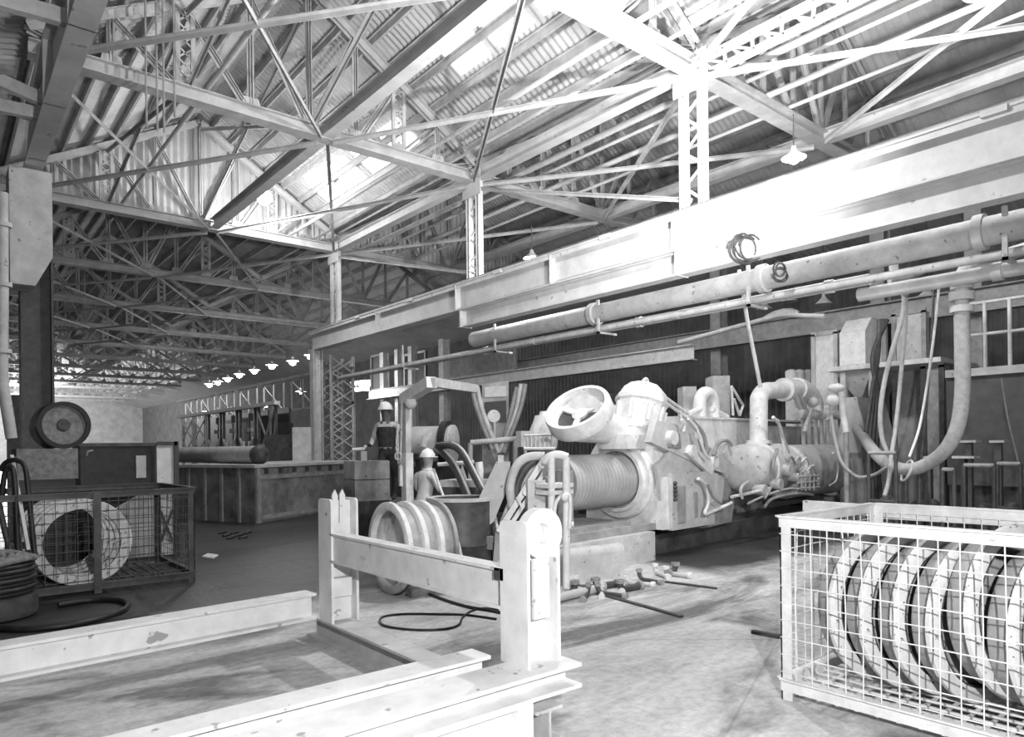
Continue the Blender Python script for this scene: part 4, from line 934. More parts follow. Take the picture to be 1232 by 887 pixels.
# row of racks
rx = 8.6
def rack(y, i):
    t = thing('rack', ['nearest rack of the white-topped row, dark and with two pale shelves', 'second rack in the white-topped row', 'third rack in the white-topped row', 'fourth rack in the white-topped row', 'fifth rack in the white-topped row, with a latticed front', 'farthest rack in the white-topped row, with a latticed front'][i], 'rack', (rx, y, 0), 'racks under the white bar')
    w = 1.55
    for dy in (-w / 2, w / 2): MB().box((rx, y + dy - .05, 0), (rx + .1, y + dy + .05, 3.15)).build('upright', M['dark'] if i < 4 else M['white'], t)
    MB().box((rx + .5, y - w / 2, 1.2), (rx + .55, y + w / 2, 3.1)).build('back_panel', M['black'], t)
    if 1 <= i <= 3:
        MB().box((rx + .1, y - .25, 2.35), (rx + .3, y + .25, 2.5)).build('label_box', M['white'], t)
        MB().box((rx + .2, y - .35, 2.75), (rx + .3, y + .35, 3.0)).build('shade', M['steel'], t)
        b = MB(); b.bar((rx, y - w / 2 + .1, 2.1), (rx, y, 1.4), .06, .1); b.bar((rx, y + w / 2 - .1, 2.1), (rx, y, 1.4), .06, .1); b.bar((rx, y - .3, 2.0), (rx, y - .3, 1.3), .06, .08); b.bar((rx, y + .3, 2.0), (rx, y + .3, 1.3), .06, .08); b.build('vee_brace', M['white'], t)
    else:
        b = MB().lace((rx, y - w / 2, 1.3), (rx, y - w / 2, 3.0), (0, w, 0), .07, .04, 2 if i else 1, True); b.build('lattice', M['white'] if i else M['mid'], t)
        for z in ((1.5, 1.8) if i == 0 else (1.6,)): MB().box((rx - .02, y - w / 2, z), (rx + .3, y + w / 2, z + .08)).build('shelf', M['white'], t)
for i in range(6): rack(23.4 + 1.9 * i, i)
tag(MB().box((rx - .08, 22.4, 3.16), (rx + .12, 34.2, 3.28)).build('rack_bar', M['white']), 'long white bar running along the tops of the racks', 'bar')
for i in range(7):
    y = 24 + i * 3.2; b = MB(); X = 11.5
    for (ya, yb, za, zb) in ((-1.2, 1.2, 4.55, 4.63), (-1.2, 1.2, 3.3, 3.38), (-1.2, -1.12, 3.3, 4.6), (1.12, 1.2, 3.3, 4.6), (-.04, .04, 3.3, 4.6)): b.box((X, y + ya, za), (X + .06, y + yb, zb))
    b.bar((X + .03, y - 1.15, 3.35), (X + .03, y + 1.15, 4.55), .04, .05); tag(b.build('window_screen', M['steel']), 'thin framed screen hung above the racks', 'screen', 'framed screens above the racks')
tag(MB().box((11.45, 22.9, 4.62), (11.55, 46, 4.74)).build('screen_rail', M['steel']), 'rail from which the framed screens above the racks hang', 'rail')
# ---- right background: hoppers, cabinets, tank
t = thing('hopper_tower', 'pale hopper tower with a chamfered hood behind the elbow pipe', 'hopper', (16.5, 8, 0))
X = 16.5; y0, y1, za, zb = spanX(1010, 382, 1041, 448, X); d_ = 1.2
b = MB(); b.box((X, y0, za), (X + d_, y1, zb - .75))
b.prism([(X, y0, zb - .75), (X, y0, zb - .35), (X + .35, y0, zb), (X + d_, y0, zb), (X + d_, y0, zb - .75)], (0, y1 - y0, 0)); b.build('hood', M['white'], t)
b = MB(); q0, q1, zc, _ = spanX(1005, 446, 1052, 470, X - .4); b.prism([(X - .5, q0, za + .05), (X - .5, q1, za + .05), (X - .2, q1 - .35, za - .6), (X - .2, q0 + .35, za - .6)], (1.4, 0, 0)); b.build('chute', M['steel'], t)
b = MB(); b.box((X - .6, q0 - 1.4, za), (X + 1.6, q1 + .1, za + .1)); b.build('platform', M['white'], t)
q0, q1, zc, zd = spanX(1002, 478, 1048, 545, X - 1)
b = MB(); b.prism([(X - 1, q0 + .3, zd), (X - 1, q1 - .3, zd), (X - 1, q1, zc), (X - 1, q0, zc)], (1.4, 0, 0)); b.box((X - .9, q0 + .1, 0), (X + .3, q1 - .1, zc)); b.build('lower_hopper', M['steel'], t)
for yy_ in (q0 - .9, q0 + .2, q1): MB().box((X - .5, yy_ - .06, 0), (X - .38, yy_ + .06, za)).build('leg', M['steel'], t)
for k in range(5):
    yk = y0 + (y1 - y0) * (k + .5) / 5; MB().box((X - .05, yk - .03, za), (X, yk + .03, zb - 1.1)).build('hood_rib', M['steel'], t)
b = MB(); p0_ = V((X - .1, q1 + 3.0, za + 1.0)); b.tube([(X - .3, y1 + .2, za + 1.35), (X - .3, y1 + 1.3, za + 1.55), (X - .3, y1 + 4.4, za + 1.25)], .06, 6); b.build('roof_edge', M['white'], t, 60)
panel('grey_cabinet', 979, 401, 1006, 462, 17.2, .8, 'white', 'tall pale cabinet left of the hopper tower', 'cabinet', 0, 'steel')
panel('panel_board', 1048, 394, 1064, 440, 17.2, .2, 'steel', 'small pale board right of the hopper tower', 'board', 0, 'mid')
panel('panel_board', 1076, 376, 1112, 438, 17.4, .3, 'steel', 'large pale board behind the hanging hoses', 'board', 0, 'mid')
t = thing('dark_tank', 'big dark square tank behind the thick hanging hose at the right', 'tank', (14.5, 4, 0))
X = 14.5; y0, y1, za, zb = spanX(1139, 444, 1290, 560, X)
MB().box((X, y0, .9), (X + 1.8, y1, zb)).build('body', M['tankgrey'], t)
MB().box((X + .1, y0, 0), (X + 1.7, y1, .9)).build('plinth', M['dark'], t)
MB().box((X - .06, y0, zb - .08), (X + 1.9, y1, zb + .06)).build('rim', M['steel'], t)
for px in (1150, 1185, 1215): p = at(px, 400, 'x', X + .3); MB().tube([(X + .3, p.y, zb), (X + .3, p.y, zb + 1.3)], .035, 8).build('rail_post', M['steel'], t, 60)
for dz in (.7, 1.28): MB().tube([(X + .3, y0, zb + dz), (X + .3, y1 - .3, zb + dz)], .03, 8).build('hand_rail', M['steel'], t, 60)
panel('brick_pier', 1112, 440, 1134, 575, 15.5, .5, 'mid', 'grey ribbed pier left of the dark tank', 'pier', 0, 'dark')
random.seed(5)
for i, (px0, px1, y0_, y1_) in enumerate(((1045, 1078, 545, 600), (1090, 1106, 560, 600), (1108, 1118, 560, 600), (1134, 1148, 565, 602), (1160, 1196, 560, 604), (1200, 1228, 558, 605))):
    X = 11.6 + (i % 3) * .5; y0, y1, za, zb = spanX(px0, y0_, px1, y1_, X); zb = max(zb, .9)
    t = thing('guard_frame', ['low dark pipe frame below the loop of the thick hose', 'narrow pipe frame right of the loop hose bottom', 'second narrow pipe frame right of the loop hose', 'pipe frame under the left edge of the dark tank', 'wide pipe frame under the dark tank', 'pipe frame at the right photo edge under the dark tank'][i], 'frame', (X, (y0 + y1) / 2, 0))
    for y in (y0, y1): MB().tube([(X, y, 0), (X, y, zb)], .03, 8).build('post', M['dark'], t, 60)
    MB().tube([(X, y0, zb), (X, y1, zb)], .03, 8).build('top_rail', M['mid'], t, 60); MB().tube([(X, y0, zb * .5), (X, y1, zb * .5)], .025, 8).build('middle_rail', M['dark'], t, 60)
    MB().ball((X + .25, (y0 + y1) / 2, zb * .45), .16).build('pump', M['dark'], t, 60)
    MB().cyl((X + .25, (y0 + y1) / 2, 0), (X + .25, (y0 + y1) / 2, zb * .45), .07, n=10).build('pump_stand', M['dark'], t, 40)
for i, (px0, px1, py) in enumerate(((1153, 1174, 530), (1190, 1208, 530), (1110, 1120, 549), (1145, 1172, 549))):
    a, c = at(px0, py, 'x', 13.6), at(px1, py, 'x', 13.6); t = thing('steel_shelf', ['upper short steel ledge left, before the dark tank', 'upper short steel ledge right, before the dark tank', 'lower short steel ledge beside the pier', 'lower steel ledge before the dark tank'][i], 'shelf', (13.6, (a.y + c.y) / 2, 0))
    MB().box((13.6, min(a.y, c.y), a.z - .04), (13.9, max(a.y, c.y), a.z)).build('top', M['steel'], t); MB().box((13.65, (a.y + c.y) / 2 - .05, 0), (13.75, (a.y + c.y) / 2 + .05, a.z - .04)).build('leg', M['dark'], t)
# bundle on the rear girder
p = at(935, 386, 'x', 17.9); b = MB(); b.tube([(17.95, p.y + d, 5.13 + h) for d, h in ((.55, .04), (.35, .08), (.1, .12), (-.15, .14), (-.4, .12), (-.6, .08))], [.03, .08, .12, .13, .12, .05], 12)
tag(b.build('wrapped_bundle', M['white'], smooth=60), 'pale wrapped bundle lying on the dusky rear girder', 'bundle')
for i, (px, py) in enumerate(((920, 368), (950, 358), (991, 361), (1115, 352))):
    pendant_args = (at(px, py, 'x', 19.0), 0, ['unlit pendant lamp above the wrapped bundle', 'second unlit pendant lamp right of the wrapped bundle', 'third unlit pendant lamp behind the rear girder', 'unlit pendant lamp by the hanging pale rope'][i])
    loc = V(pendant_args[0]); t = thing('pendant_lamp', pendant_args[2], 'lamp', loc, 'unlit pendant lamps')
    MB().lathe([(0, .04), (.1, .05), (.2, .11), (.32, .22), (.30, .22), (.18, .10), (.08, .03)], loc + V((0, 0, .2)), (0, 0, -1), 20).build('shade', M['white'], t, 40)
    MB().cyl(loc + V((0, 0, .18)), (loc.x, loc.y, 8.2 if loc.x < 19 else 8.6), .02, n=6).build('cord', M['dark'], t)
for k in range(3):
    p = [(842, 497), (868, 480), (756, 500)][k]
pbox(822, 465, 838, 500, 15, .5, 'valve_cabinet', 'steel', 'pale angular cabinet behind the return bend', 'cabinet', 0)
pbox(858, 452, 878, 500, 16, .6, 'stack_box', 'steel', 'stack of grey boxes behind the return bend, right side', 'box', 0)
t = thing('rear_boilers', 'cluster of small upright boilers behind the big pipe bend', 'boiler', atd(960, 470, 18.6))
for k, px in enumerate((952, 962, 972)):
    p = atd(px, 470, 18.6 + k * .2); q = atd(px, 448, 18.6 + k * .2); MB().lathe([(0, .02), (0, .15), (q.z, .15), (q.z + .06, .1), (q.z + .08, .02)], V((p.x, p.y, 0)), (0, 0, 1), 16, False).build('boiler', M['white'], t, 40)
b = MB(); b.tube([atd(946, 470, 18.6), atd(946, 447, 18.6), atd(950, 446, 18.6)], .03, 6); b.tube([atd(982, 470, 18.9), atd(982, 452, 18.9), atd(976, 449, 18.9)], .03, 6); b.build('side_pipe', M['white'], t, 60)
t = thing('white_valve', 'white mushroom-topped valve beside the lower hopper', 'valve', atd(1010, 490, 13))
MB().tube(spline([atd(1018, 520, 13), atd(1014, 495, 13), atd(1011, 470, 13), atd(1006, 464, 13)], 4), .06, 10).build('stem', M['white'], t, 60); MB().ball(atd(1006, 467, 13), .12, (1.3, 1.3, .7)).build('cap', M['white'], t, 60); MB().ball(atd(1002, 482, 13), .12).build('bowl', M['white'], t, 60)
p = atd(1018, 520, 13); MB().cyl((p.x, p.y, 0), p, .05, n=10).build('foot', M['mid'], t, 40)
pts = [(1050, 440), (1054, 470), (1048, 500), (1050, 530), (1056, 560)]
for k in range(4):
    tag(MB().tube(spline([atd(1058 + 3 * k, 385, 14.5), atd(1056 - 2 * k, 430, 14.3), atd(1048 + 3 * k, 480, 14.2), atd(1040 + 5 * k, 540, 14), atd(1046 + 4 * k, 585, 14), atd(1044 + 6 * k, 632, 14)], 6), .05, 8).build('dark_hose', M['dark'], smooth=60), 'dark hose hanging in the bundle right of the hopper tower', 'hose', 'dark hoses right of the hopper')

t = thing('black_disc', 'black round blower casing between the tilted drum and the motor', 'disc', atd(744, 520, 13.2))  # plain black round body of unknown use
c = atd(744, 492, 13.2); MB().lathe([(0, .02), (0, .26), (.04, .30), (.3, .30), (.34, .26), (.34, .02)], c, (.3, 1, 0), 32, False).build('casing', M['black'], t, 40)
MB().lathe([(-.03, .10), (-.03, .16), (0, .16), (0, .10)], c, (.3, 1, 0), 24).build('front_ring', M['dark'], t, 40)
MB().box((c.x - .15, c.y + .05, 0), (c.x + .15, c.y + .3, c.z - .25)).build('stand', M['dark'], t)

# ================================================================== PEOPLE
def human(name, label, loc, joints, rad, mats, zones, hat, extra=None, rz=0, sc=1.0):
    """one continuous skinned body: joints {name: (x, y, z)}, bones listed by parent"""
    t = thing(name, label, 'person', loc)
    me = bpy.data.meshes.new('body'); names = list(joints); bones = []
    for n, (par, *_r) in rad.items():
        if par: bones.append((names.index(par), names.index(n)))
    me.from_pydata([V(joints[n]) for n in names], bones, [])
    o = bpy.data.objects.new('body_tmp', me); COL.objects.link(o)
    sk = o.modifiers.new('s', 'SKIN'); 
    lay = me.skin_vertices[0] if me.skin_vertices else None
    if lay is None:
        bpy.context.view_layer.update()
        bmz = __import__('bmesh').new(); bmz.from_mesh(me); bmz.verts.layers.skin.verify(); bmz.to_mesh(me); bmz.free(); lay = me.skin_vertices[0]
    for i, n in enumerate(names):
        lay.data[i].radius = rad[n][1]; lay.data[i].use_root = (n == 'pelvis')
    sub = o.modifiers.new('u', 'SUBSURF'); sub.levels = 2; sub.render_levels = 2
    dg = bpy.context.evaluated_depsgraph_get(); dg.update()
    fm = bpy.data.meshes.new_from_object(o.evaluated_get(dg)); bpy.data.objects.remove(o)
    fm.name = 'body'; fm.materials.clear()
    for m_ in mats: fm.materials.append(m_)
    for p in fm.polygons:
        p.use_smooth = True; c = p.center; best = min(names, key=lambda n: (V(joints[n]) - c).length); p.material_index = zones(best, c)
    ob = bpy.data.objects.new('body', fm); COL.objects.link(ob); ob.parent = t; WL[ob.name] = V((0, 0, 0))
    def child(b, nm, m_, sm=60):
        c = b.build(nm, m_, None, sm, loc=(0, 0, 0)); c.parent = t; c.location = (0, 0, 0); return c
    hat(child)
    if extra: extra(child)
    t.rotation_euler = (0, 0, rz); t.scale = (sc, sc, sc); return t
def hand(J, Rd, side, wrist, d, curl):
    """palm and five fingers running on from a wrist"""
    w = V(J[wrist]); d = V(d).normalized(); s = d.cross(V((0, 0, 1)) if abs(d.z) < .8 else V((0, 1, 0))).normalized() * (1 if side == 'r' else -1); n = s.cross(d)
    J['palm' + side] = tuple(w + d * .07); Rd['palm' + side] = (wrist, (.022, .036))
    for k, (o_, l) in enumerate(((-.03, .07), (-.01, .085), (.01, .08), (.03, .062))):
        a = w + d * .105 + s * o_; J['f%d%s' % (k, side)] = tuple(a); Rd['f%d%s' % (k, side)] = ('palm' + side, (.010, .010))
        b = a + d * l * .6 + n * curl * .3 * l; J['g%d%s' % (k, side)] = tuple(b); Rd['g%d%s' % (k, side)] = ('f%d%s' % (k, side), (.009, .009))
        c = b + d * l * .35 + n * curl * .6 * l; J['h%d%s' % (k, side)] = tuple(c); Rd['h%d%s' % (k, side)] = ('g%d%s' % (k, side), (.008, .008))
    a = w + d * .05 - s * .05; J['t' + side] = tuple(a); Rd['t' + side] = ('palm' + side, (.011, .011))
    J['u' + side] = tuple(a + d * .04 - s * .02 + n * .01); Rd['u' + side] = ('t' + side, (.009, .009))
def base_body(arms, lean=0.0, legs=.1):
    J = {}; Rd = {}
    def j(n, p, par, r): J[n] = p; Rd[n] = (par, r if isinstance(r, tuple) else (r, r))
    j('pelvis', (0, 0, .94), None, (.155, .12)); j('waist', (0, lean * .3, 1.08), 'pelvis', (.14, .11)); j('chest', (0, lean * .7, 1.28), 'waist', (.17, .125)); j('shoulders', (0, lean, 1.43), 'chest', (.13, .10))
    j('neck', (0, lean + .01, 1.53), 'shoulders', (.064, .064)); j('jaw', (0, lean + .035, 1.61), 'neck', (.078, .085)); j('head', (0, lean + .02, 1.70), 'jaw', (.092, .108)); j('crown', (0, lean + .01, 1.77), 'head', (.062, .07))
    for s, k in (('l', -1), ('r', 1)):
        j('hip' + s, (.09 * k, 0, .88), 'pelvis', .105); j('knee' + s, (.11 * k, legs * k, .50), 'hip' + s, .068); j('ankle' + s, (.12 * k, legs * k * .5, .09), 'knee' + s, .045); j('toe' + s, (.14 * k, legs * k * .5 + .16, .045), 'ankle' + s, (.045, .035))
        sh, el, wr = arms[s]
        j('sh' + s, sh, 'shoulders', .072); j('el' + s, el, 'sh' + s, .052); j('wr' + s, wr, 'el' + s, .034)
    return J, Rd
def face(child, lean, m_skin):
    b = MB(); b.prism([(-.015, lean + .10, 1.665), (.015, lean + .10, 1.665), (.008, lean + .10, 1.71), (-.008, lean + .10, 1.71)], (0, .028, 0)); child(b, 'nose', m_skin)
    b = MB(); b.box((-.028, lean + .100, 1.622), (.028, lean + .112, 1.631)); child(b, 'mouth', M['dark'])
    for s in (-1, 1):
        b = MB(); b.ball((.032 * s, lean + .105, 1.705), .012); child(b, 'eye', M['dark'])
        b = MB(); b.ball((.088 * s, lean + .02, 1.69), .03, (.35, .7, 1)); child(b, 'ear', m_skin)
def hardhat(child, lean, brim_dir=(0, 1, 0)):
    c = V((0, lean + .015, 1.735)); b = MB(); b.lathe([(0, .128), (.02, .13), (.06, .12), (.10, .095), (.13, .05), (.14, .005), (.13, .005), (.09, .09), (.05, .11), (.0, .12)], c, (0, 0, 1), 28); child(b, 'hard_hat', M['hat'])
    d = V(brim_dir).normalized(); s = V((-d.y, d.x, 0)); b = MB()
    b.prism([c + d * .09 + s * .11, c + d * .17 + s * .085, c + d * .20, c + d * .17 - s * .085, c + d * .09 - s * .11], (0, 0, -.015)); b.lathe([(0, .125), (0, .145), (-.01, .145), (-.01, .125)], c, (0, 0, 1), 28); child(b, 'hat_brim', M['hat'])
    b = MB(); b.tube([c + d * .128 + V((0, 0, .02)), c + d * .10 + V((0, 0, .10)), c + V((0, 0, .145)), c - d * .10 + V((0, 0, .10)), c - d * .128 + V((0, 0, .02))], .009, 6); child(b, 'hat_ridge', M['hat'])
sleeve = lambda n, c: 0
# worker standing behind the bench, left arm out to a lever
arms = dict(l=((-.19, 0, 1.42), (-.40, .10, 1.20), (-.52, .26, 1.02)), r=((.19, 0, 1.42), (.30, -.04, 1.17), (.26, .18, 1.05)))
J, Rd = base_body(arms, .05); hand(J, Rd, 'l', 'wrl', (-.3, .8, -.3), .5); hand(J, Rd, 'r', 'wrr', (-.2, .9, 0), .6)
def zoneA(n, c):
    if n[:2] in ('ne', 'ja', 'he', 'cr', 'pa') or (n[0] in 'fghtu' and n not in ('toel', 'toer') and len(n) <= 3): return 1
    if n.startswith(('hip', 'knee', 'pelvis', 'ankle', 'toe')): return 2
    return 0
def vestA(child):
    face(child, .05, M['skinA']); b = MB()
    rings = [(1.02, .175, .135, .02), (1.15, .17, .13, .025), (1.28, .195, .15, .04), (1.40, .17, .13, .05)]
    vs = []; n = 24
    for z, rx_, ry_, oy in rings: vs += [V((rx_ * math.cos(2 * PI * k / n), oy + ry_ * math.sin(2 * PI * k / n), z)) for k in range(n)]
    fs = [(i * n + k, i * n + (k + 1) % n, (i + 1) * n + (k + 1) % n, (i + 1) * n + k) for i in range(3) for k in range(n)]
    b.add(vs, fs); child(b, 'dark_vest', M['vest'])
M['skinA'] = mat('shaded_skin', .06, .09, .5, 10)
pa = atd(466, 540, 13.2)
human('person', 'person in white hard hat and dark vest behind the stacked blocks, arm on a lever', (pa.x, pa.y, .70), J, Rd, [M['cloth'], M['skinA'], M['vest']], zoneA, lambda ch: hardhat(ch, .05, (0, 1, 0)), vestA, rz=math.radians(180 - 39.6 - 12) )
pl = MB().box((pa.x - .7, pa.y - .45, 0), (pa.x + .7, pa.y + .9, .70)); tag(pl.build('work_platform', M['dark']), 'dark raised platform on which the worker in the dark vest stands', 'platform')
t = thing('control_lever', 'small control stand with a pale lever beside the worker in the dark vest', 'lever', atd(436, 600, 12.9))
q = atd(436, 543, 12.9); MB().bar((q.x, q.y, 0), (q.x, q.y, q.z), .12, .12).build('stand', M['mid'], t); MB().tube([atd(424, 541, 12.9), atd(438, 540, 12.9), atd(440, 536, 12.9)], .03, 8).build('lever_arm', M['white'], t, 60)
# worker seen from behind at the left end of the machine
arms = dict(l=((-.19, .02, 1.40), (-.27, .14, 1.14), (-.16, .34, 1.02)), r=((.19, .02, 1.40), (.28, .14, 1.15), (.22, .36, 1.02)))
J, Rd = base_body(arms, .10, .06); hand(J, Rd, 'l', 'wrl', (.2, .9, -.1), .6); hand(J, Rd, 'r', 'wrr', (0, .95, -.1), .6)
def zoneB(n, c):
    if n[:2] in ('ne', 'ja', 'he', 'cr', 'pa') or (n[0] in 'fghtu' and n not in ('toel', 'toer') and len(n) <= 3): return 1
    if n.startswith(('hip', 'knee', 'ankle', 'toe')): return 2
    return 0
def collarB(child):
    face(child, .10, M['skin']); b = MB(); b.lathe([(0, .085), (.05, .075), (.055, .088), (.0, .105)], V((0, .10, 1.49)), (0, -.15, 1), 22); child(b, 'collar', M['jacket'])
pb = atd(509, 570, 10.7)
human('person', 'person in white hard hat and light jacket, back turned, beside the curved dark hoses', (pb.x, pb.y, 0), J, Rd, [M['jacket'], M['skin'], M['mid']], zoneB, lambda ch: hardhat(ch, .10), collarB, rz=math.radians(-39.6 - 38), sc=.90)
tag(MB().tube(spline([atd(509, 537, 11.9), atd(511, 531, 11.9), atd(515, 526, 11.9), atd(520, 520, 11.9)], 4), [.06, .06, .06, .06, .07, .07, .07, .07, .06, .05, .04, .03, .03][:13], 10).build('nozzle', M['white'], smooth=60), 'small white nozzle rising just above the worker in the light jacket', 'nozzle')
t = thing('machine_console', 'low dark console before the worker in the light jacket', 'console', atd(545, 600, 10.8))
b = MB(); a, c = atd(529, 586, 10.5), atd(572, 586, 10.3); d = c - a; d.z = 0; b.hexa((a.x, a.y, 0), d, V((-d.y, d.x, 0)).normalized() * .5, (0, 0, a.z)); b.build('cabinet', M['dark'], t)
b = MB(); b.hexa(a + V((0, 0, 0)), d, V((-d.y, d.x, 0)).normalized() * .55, (0, 0, .10)); b.build('desk_top', M['steel'], t)
cprism([(549, 578), (556, 560), (562, 578)], 10.7, .1, 'triangle_plate', 'steel', t)
b = MB(); b.tube([atd(527, 559, 10.6), atd(570, 556, 10.5)], .03, 8); b.tube([atd(576, 556, 10.4), atd(577, 566, 10.4), atd(577, 590, 10.4)], .06, 8); b.build('rail', M['white'], t, 60)

# ================================================================== LEFT SIDE
t = thing('crate_stack', 'mottled grey crate on a dark base, under the upright wheel at the left', 'crate', (.7, 12, 0))
x0, x1, za, zb = spanY(20, 540, 94, 577, 11.75); MB().box((x0, 11.75, za), (x1, 12.5, zb)).build('crate', M['crate'], t); MB().box((x0 + .03, 11.8, 0), (x1 - .03, 12.45, za)).build('base', M['black'], t)
wz = zb
t = thing('spoked_wheel', 'dark upright wheel with a pale mottled face standing on the mottled crate', 'wheel', (1.0, 11.9, wz))
c = at(76, 512, 'y', 11.95); r_ = .34; c.z = wz + r_
MB().lathe([(-.08, r_ * .82), (-.08, r_), (.08, r_), (.08, r_ * .82)], c, (.12, -1, 0), 40).build('tyre', M['black'], t, 40)
MB().lathe([(-.03, .02), (-.03, r_ * .83), (.03, r_ * .83), (.03, .02)], c, (.12, -1, 0), 40, False).build('wheel_disc', M['crate'], t, 40)
MB().lathe([(0, .02), (0, .10), (.06, .08), (.06, .02)], c, (.12, -1, 0), 20, False).build('hub', M['dark'], t, 40)
t = thing('black_cabinet', 'long black cabinet behind the left wire cage', 'cabinet', (2, 12.6, 0))
x0, x1, za, zb = spanY(97, 537, 182, 590, 12.2); MB().box((x0, 12.2, 0), (x1, 13.0, zb)).build('body', M['black'], t); MB().box((x0 - .03, 12.15, zb), (x1 + .03, 13.05, zb + .05)).build('lid', M['dark'], t)
MB().tube([at(104, 548, 'y', 12.17), at(106, 543, 'y', 12.12), at(112, 542, 'y', 12.12)], .015, 6).build('handle', M['steel'], t, 60)
MB().box((x1 - .22, 12.17, zb - .5), (x1 - .08, 12.2, zb - .15)).build('notice_plate', M['steel'], t)
t = thing('white_locker', 'narrow pale locker at the right end of the black cabinet', 'cabinet', (2.9, 12.4, 0))
xa, xb, za, zb2 = spanY(186, 533, 213, 645, 12.1); xa = max(xa, x1 + .06); MB().box((xa, 12.1, 0.04), (xb, 12.9, zb2)).build('body', M['white'], t)
b = MB(); b.box((xb - .05, 12.05, 0), (xb + .02, 12.1, zb2 + .02)); b.box((xa, 12.05, zb2 - .04), (xb, 12.1, zb2 + .02)); b.build('frame', M['dark'], t)
b = MB(); b.bar((xa + .04, 12.07, .25), (xb - .08, 12.07, .75), .02, .03); b.bar((xb - .08, 12.07, .25), (xa + .04, 12.07, .75), .02, .03); b.build('cross_strap', M['dark'], t)
b = MB(); p = [at(128, 640, 'y', 11.7), at(190, 640, 'y', 11.7), at(190, 588, 'y', 11.9), at(165, 596, 'y', 11.85), at(128, 618, 'y', 11.8)]
for q in p[:2]: q.z = .0
tag(b.prism(p, (0, .03, 0)).build('leaning_sheet', M['mid']), 'bent grey sheet leaning against the black cabinet behind the left cage', 'sheet')
t = thing('cable_drum', 'dark coil of cable wound in layers on a drum, bottom left', 'cable drum', (.42, 8.95, 0))
c = V((.42, 8.95, 0))
MB().lathe([(.02, .02), (.02, .40), (.06, .42), (.22, .42), (.24, .36), (.24, .02)], c, (0, 0, 1), 36, False).build('drum_base', M['dark'], t, 40)
for k in range(7):
    z = .27 + .045 * k; b = MB(); rr = .37 + .02 * (k % 2); b.tube([c + V((rr * math.cos(a), rr * math.sin(a), z)) for a in [2 * PI * j / 36 for j in range(36)]], .026, 8, True); b.build('cable_turn', M['black'], t, 60)
b = MB()
for k in range(5): rr = .12 + .065 * k; b.tube([c + V((rr * math.cos(a), rr * math.sin(a), .60 + .02 * math.sin(3 * a + k))) for a in [2 * PI * j / 30 for j in range(30)]], .04, 8, True)
b.build('top_layer', M['crate'], t, 60)
MB().lathe([(.24, .02), (.24, .34), (.58, .34), (.58, .02)], c, (0, 0, 1), 30, False).build('core', M['black'], t, 40)
def lhang(pts, dep, r, m, label, name='hanging_hose', cat='hose'): return tag(MB().tube(spline([atd(x, y, dep) for x, y in pts], 6), r, 8).build(name, M[m], smooth=60), label, cat)
lhang([(0, 566), (8, 556), (20, 554), (30, 562), (34, 590), (38, 630), (42, 668)], 7.9, .028, 'black', 'black hose looped over the stand at the left edge, right-hand loop')
lhang([(2, 600), (6, 570), (14, 562), (18, 580), (20, 620), (22, 664)], 7.8, .028, 'black', 'black hose looped over the stand at the left edge, inner loop')
lhang([(-6, 560), (-2, 600), (6, 640), (12, 662)], 7.85, .03, 'dark', 'dark hose running down the left photo edge beside the cable drum')
p = atd(18, 560, 8.0)
t = thing('hose_stand', 'slender post with a pale bar from which the black hoses hang, left edge', 'stand', (p.x, p.y, 0)); MB().bar((p.x, p.y, .66), (p.x, p.y, p.z + .1), .05, .05).build('post', M['dark'], t); MB().bar(atd(14, 548, 7.95), atd(34, 662, 7.7), .035, .03).build('pale_bar', M['steel'], t)
MB().box((p.x - .1, p.y - .1, .60), (p.x + .1, p.y + .1, .66)).build('foot', M['dark'], t)
pts = [G(x, y, .03) for x, y in ((-30, 752), (20, 757), (60, 755), (100, 749), (130, 741), (150, 733), (153, 726), (140, 722), (110, 722), (70, 728))]
tag(MB().tube(spline(pts, 6), .03, 8).build('floor_hose', M['black'], smooth=60), 'black hose curling on the floor in front of the cable drum', 'hose')
t = thing('wall_pipe', 'pale vertical pipe on the left photo edge with a bent lower end', 'pipe', atd(4, 540, 9.5))
MB().tube(spline([atd(3, 232, 9.5), atd(3, 380, 9.5), atd(3, 455, 9.5), atd(8, 490, 9.5), atd(14, 528, 9.5)], 5), .07, 12).build('pipe', M['steel'], t, 60)
for y in (268, 340, 420): MB().cyl(atd(3, y, 9.5), atd(3, y + 5, 9.5), .11, n=14).build('pipe_collar', M['steel'], t, 40)
pbox(8, 475, 34, 540, 13.5, .4, 'side_cabinet', 'mid', 'dim grey cabinet at the left edge beside the dark column', 'cabinet', 0)
# ropes of the hoist in the upper left
for k, px in enumerate((176, 189, 197, 210)):
    p = at(px, 120, 'y', 12.6); tag(MB().tube([(p.x, 12.6, CZ + 1.6), (p.x, 12.6, 7.0 if k < 3 else 7.3)], .018, 6).build('hoist_rope', M['mid']), 'thin hoist rope hanging before the corrugated partition', 'rope', 'hoist ropes at the upper left')

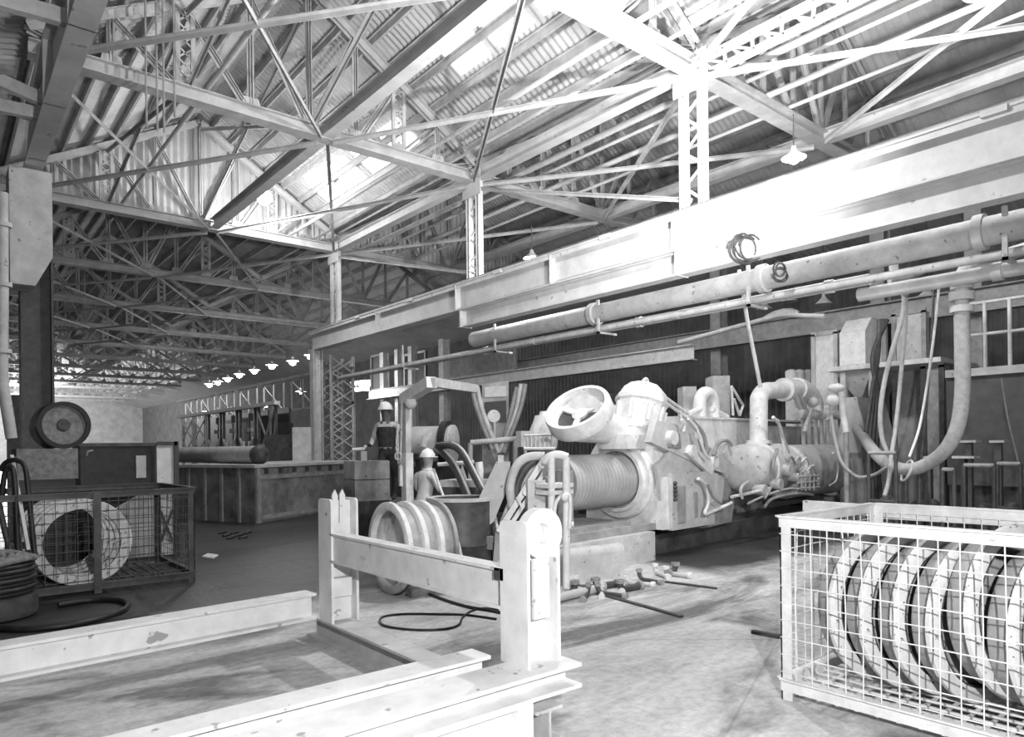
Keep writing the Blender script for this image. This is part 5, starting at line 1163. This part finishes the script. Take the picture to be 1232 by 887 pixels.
# ================================================================== LIGHT
light('flash', (0.75, -.45, 2.1), 1200, .05, 'SPOT', (4.9, 5.6, 2.0), 165, .5)
light('machine_fill', (6.9, .3, 3.6), 900, .08, 'SPOT', (10.5, 8.0, 1.2), 80, .8)  # added unseen fill that brightens the machine
light('roof_fill', (6.4, 3.6, 3.4), 3400, .1, 'SPOT', (8.8, 9.6, 10.2), 108, .8)  # added unseen fill aimed upward to lift the roof
light('side_fill', (2.3, 1.7, 3.1), 520, .06, 'SPOT', (6.6, 8.0, .9), 50, .6)  # unseen fill added for the barrel, upright pipes and mandrel
def pendant(loc, watts, label, r=.2, cord=.7, grp='pendant lamps', rb=.10):
    loc = V(loc); t = thing('pendant_lamp', label, 'lamp', loc, grp)
    MB().lathe([(0, .04), (.06, .05), (.12, r * .5), (.2, r), (.19, r), (.11, r * .45), (.05, .03)], loc + V((0, 0, .14)), (0, 0, -1), 20).build('shade', M['white'], t, 40)
    MB().ball(loc - V((0, 0, rb * .6)), rb).build('bulb', M['bulb'], t, 60)
    MB().cyl(loc + V((0, 0, .12)), loc + V((0, 0, cord)), .012, n=6).build('cord', M['dark'], t)
    if watts: light('lamp_light', loc - V((0, 0, rb * 1.6 + .06)), watts, .1)
    return t
pendant(at(738, -8, 'z', 7.4), 900, 'bright pendant lamp glaring at the top edge above the machine', rb=.16)
pendant(at(318, 232, 'y', 18.6), 500, 'lit pendant lamp in front of the corrugated partition', rb=.2)
pendant(at(640, 308, 'x', 10.8), 350, 'lit pendant lamp just above the crane girder near the centre')
pendant(at(955, 186, 'x', 11.5), 300, 'lit pendant lamp above the crane girder, right of the nearest latticed post')
pendant(at(1180, -14, 'z', 7.6), 400, 'pendant lamp glaring at the top right edge')
for i, (px, py) in enumerate(((374, 426), (352, 433), (327, 438), (306, 444), (288, 449), (274, 454), (262, 458), (252, 461))):
    pendant(at(px, py, 'x', 12.6), 80, 'row of lit lamps over the far hall, %s' % ['nearest, beside the column', 'second from the column', 'third from the column', 'fourth from the column', 'fifth from the column', 'sixth from the column', 'seventh from the column', 'farthest of the row'][i], .28, .5, rb=.16)
for i, (px, py) in enumerate(((430, 466), (362, 470), (320, 487), (300, 489), (278, 492), (262, 493), (246, 494))):
    pendant(at(px, py, 'x', 14.5), 70, 'low lit lamp above the far racks, %s one counting left from the lattice tower' % ['first', 'second', 'third', 'fourth', 'fifth', 'sixth', 'last'][i], .25, .5)
for i, y in enumerate((76, 88, 100)):  # lamps added to brighten the far roof, in place of window light
    pendant((5.5, y, 6.6), 6000, 'added lamp brightening the far end of the hall', .25, .6, 'added lamps at the far end')

# ------------------------------------------------------------------ look
w = bpy.data.worlds.new('world'); SC.world = w; w.use_nodes = True
w.node_tree.nodes['Background'].inputs['Color'].default_value = (.9, .9, .9, 1); w.node_tree.nodes['Background'].inputs['Strength'].default_value = .025
SC.view_settings.view_transform = 'Standard'; SC.view_settings.look = 'None'; SC.view_settings.gamma = 1.0; SC.view_settings.use_curve_mapping = False
SC.view_settings.exposure = 0.0
SC.cycles.use_denoising = True
SC.cycles.max_bounces = 6
